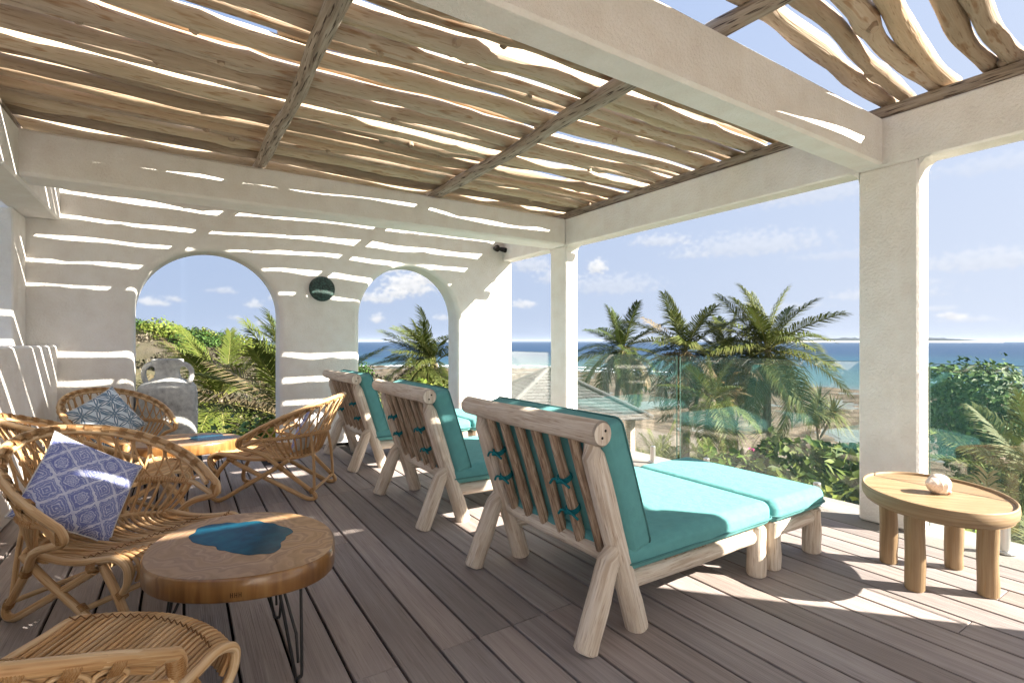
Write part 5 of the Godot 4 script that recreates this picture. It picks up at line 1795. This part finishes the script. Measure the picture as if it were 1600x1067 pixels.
# ---------------------------------------------------------------- small garden buildings
func build_garden_buildings() -> void:
	var apex := Vector3(7.24, 0.555, -9.6)
	var t := thing("garden_pavilion", "small garden pavilion with grey shingled pyramid roof beyond the far glass", "pavilion", Vector3(apex.x, -3.5, apex.z))
	var top := Vector3(0, apex.y + 3.5, 0)
	var c0 := Vector3(0.87, 0, 1.75) * 1.25
	var cs := []
	for k in 4:
		cs.append(c0.rotated(Vector3.UP, PI * 0.5 * k) + Vector3(0, top.y - 0.98, 0))
	for k in 4:
		var a: Vector3 = cs[k]
		var b: Vector3 = cs[(k + 1) % 4]
		var m := MB.new()
		var rows := 17
		var nn := (b - top).cross(a - top).normalized()
		if nn.y < 0.0:
			nn = -nn
		for r in rows:
			# each course of shingles laps over the one below, split into single shingles
			var t0 := float(r) / rows
			var t1 := float(r + 1) / rows
			var cnt := maxi(int(t1 * 20.0), 1)
			for i in cnt:
				var u0 := float(i) / cnt
				var u1 := (i + 0.94) / cnt
				var lift := nn * (0.016 + rng.randf() * 0.01)
				var p0 := top.lerp(a, t0).lerp(top.lerp(b, t0), u0)
				var p1 := top.lerp(a, t0).lerp(top.lerp(b, t0), u1)
				var p2 := top.lerp(a, t1 + 0.008).lerp(top.lerp(b, t1 + 0.008), u1) + lift
				var p3 := top.lerp(a, t1 + 0.008).lerp(top.lerp(b, t1 + 0.008), u0) + lift
				var s := rng.randf_range(0.7, 1.2)
				m.flat_quad(p0, p1, p2, p3, nn, Color(s, s, s))
				m.flat_quad(p3, p2, p2 - lift * 1.2, p3 - lift * 1.2, nn + (p2 - p1).normalized(), Color(s, s, s))
		var o := part("roof_slope", m, M.shingle, t)
		var hm := MB.new()
		hm.tube(P([top + Vector3(0, 0.02, 0), top.lerp(a, 0.5) + Vector3(0, 0.03, 0), a + Vector3(0, 0.03, 0)]), 0.055, 6, Color(1.9, 1.85, 1.75))
		part("hip_cap", hm, M.shingle, t)
		var pm := MB.new()
		var pc: Vector3 = Vector3(a.x, 0, a.z) * 0.8
		pm.cbox(pc + Vector3(-0.08, 0, -0.08), pc + Vector3(0.08, top.y - 0.85, 0.08), 0.01)
		part("post", pm, M.grey_wood, t)
	# garden wall posts with pyramid caps
	for q in [[Vector3(13.3, -3.5, -6.35), "white garden gate post with pyramid cap seen left of the wide column"], [Vector3(14.6, -3.5, -4.55), "white garden gate post with pyramid cap seen just right of the wide column"]]:
		var g := thing("gate_post", q[1], "post", q[0], 0.4, "white garden posts with pyramid caps")
		var m := MB.new()
		m.cbox(Vector3(-0.24, 0, -0.24), Vector3(0.24, 1.28, 0.24), 0.01)
		part("shaft", m, M.plaster, g)
		m = MB.new()
		m.cbox(Vector3(-0.3, 1.281, -0.3), Vector3(0.3, 1.35, 0.3), 0.008)
		for k in 4:
			var a := Vector3(0.3, 1.35, 0.3).rotated(Vector3.UP, PI * 0.5 * k)
			var b := Vector3(0.3, 1.35, 0.3).rotated(Vector3.UP, PI * 0.5 * (k + 1))
			m.flat_quad(a, b, Vector3(0, 1.6, 0), Vector3(0, 1.6, 0), a + b)
		part("cap", m, M.plaster, g)
	wall_thing("garden_wall", "low white garden wall running from the gate post", "wall", [[Vector3(13.56, -3.5, -6.5), Vector3(14.4, -2.6, -6.3), 0.01]], M.plaster)

# ---------------------------------------------------------------- everything in its place
func _ready() -> void:
	rng.seed = 20240611
	set_the_light()
	make_materials()
	build_ground()
	build_terrace()
	build_pergola()
	build_glass()
	build_garden_buildings()
	build_plants()
	# three lounge chairs in a row, each with its footstool
	var l0 := build_lounger()
	copy(l0, "lounge_chair", "teal-cushioned log lounge chair in the middle of the row of three", Vector3(1.30, 0, -3.5), deg_to_rad(-1.0))
	copy(l0, "lounge_chair", "farthest teal-cushioned log lounge chair, next to the arched wall", Vector3(1.32, 0, -5.215), deg_to_rad(0.8))
	var f0 := build_footstool()
	copy(f0, "footstool", "teal-cushioned footstool of the middle lounge chair", Vector3(2.82, 0, -3.5), deg_to_rad(0.8))
	copy(f0, "footstool", "teal-cushioned footstool of the farthest lounge chair, beside the right arch", Vector3(2.85, 0, -5.215), deg_to_rad(-0.6))
	# rattan tub chairs: [position, facing, label]
	var r0 := build_rattan_chair()
	var chairs := [[Vector3(0.67, 0, -4.44), Vector2(-0.866, -0.5), "rattan tub chair seen from the side between the back table and the lounge chairs"], [Vector3(-0.22, 0, -2.92), Vector2(0.62, 0.78), "rattan tub chair holding the indigo patterned cushion"], [Vector3(-0.42, 0, -5.42), Vector2(0.48, 0.88), "rattan tub chair in the back left corner holding the pale petal cushion"], [Vector3(-0.36, 0, -1.56), Vector2(0.75, -0.66), "nearest rattan tub chair cut by the bottom left of the picture, empty seat"], [Vector3(-0.42, 0, -4.12), Vector2(0.98, -0.2), "empty rattan tub chair at the left wall, behind the chair with the indigo cushion"]]
	for i in chairs.size():
		var q: Array = chairs[i]
		var turn := atan2(q[1].x, q[1].y)
		if i == 0:
			r0.position = q[0]
			r0.rotation.y = turn
			r0.set_meta("label", q[2])
		else:
			copy(r0, "rattan_chair", q[2], q[0], turn)
	place_pillow("square indigo and white patterned cushion on the rattan chair by the front table", M.pillow_indigo, chairs[1], Vector3(-0.06, 0.53, -0.18), -0.42, -0.65, 0.205, 0.075, 1.0)
	place_pillow("pale blue and white petal-patterned cushion on the back left rattan chair", M.pillow_petal, chairs[2], Vector3(-0.02, 0.53, -0.2), -0.4, 0.5, 0.22, 0.07, 2.0)
	place_pillow("white and violet cushion glimpsed through the back of the side-on rattan chair", M.pillow_indigo, chairs[0], Vector3(0.0, 0.5, -0.22), -0.4, 0.1, 0.19, 0.06, 3.0)
	# tables
	build_resin_table("wooden slab table with a dark blue resin pool nearest the viewer", Vector3(0.2, 0, -2.19), blob(0, 0, 0.36, 0.32, 1.0, [[0.05, 2.0, 0.6], [0.03, 3.0, 2.0], [0.015, 5.0, 1.0]]), blob(-0.0, -0.06, 0.21, 0.15, 1.25, [[0.12, 2.0, 2.4], [0.1, 3.0, 0.5], [0.05, 4.0, 1.0], [0.03, 6.0, 2.2], [0.022, 11.0, 2.0], [0.016, 17.0, 0.4]], 90), [Vector2(0.15, 0.25), Vector2(0.148, -0.226), Vector2(-0.265, 0.01)], 0.4, true)
	build_resin_table("wooden slab table with resin inlay between the back rattan chairs", Vector3(0.02, 0, -4.7), blob(0, 0, 0.37, 0.31, 0.25, [[0.05, 2.0, 1.6], [0.04, 3.0, 0.4], [0.015, 5.0, 2.0]]), blob(0.17, 0.0, 0.16, 0.13, 0.6, [[0.15, 2.0, 0.4], [0.1, 3.0, 1.5], [0.05, 8.0, 1.0]], 90), [Vector2(0.24, -0.15), Vector2(0.0, 0.27), Vector2(-0.25, -0.14)], 2.0)
	build_side_table()
	build_urn()
	build_small_things()

func place_pillow(label: String, m: Material, chair: Array, local: Vector3, tilt: float, spin: float, hw: float, th: float, sd: float) -> void:
	var cb := Basis(Vector3.UP, atan2(chair[1].x, chair[1].y))
	var b := cb * Basis(Vector3.RIGHT, tilt) * Basis(Vector3(0, 0, 1), spin)
	pillow("cushion", label, m, chair[0] + cb * local, b, hw, th, sd)
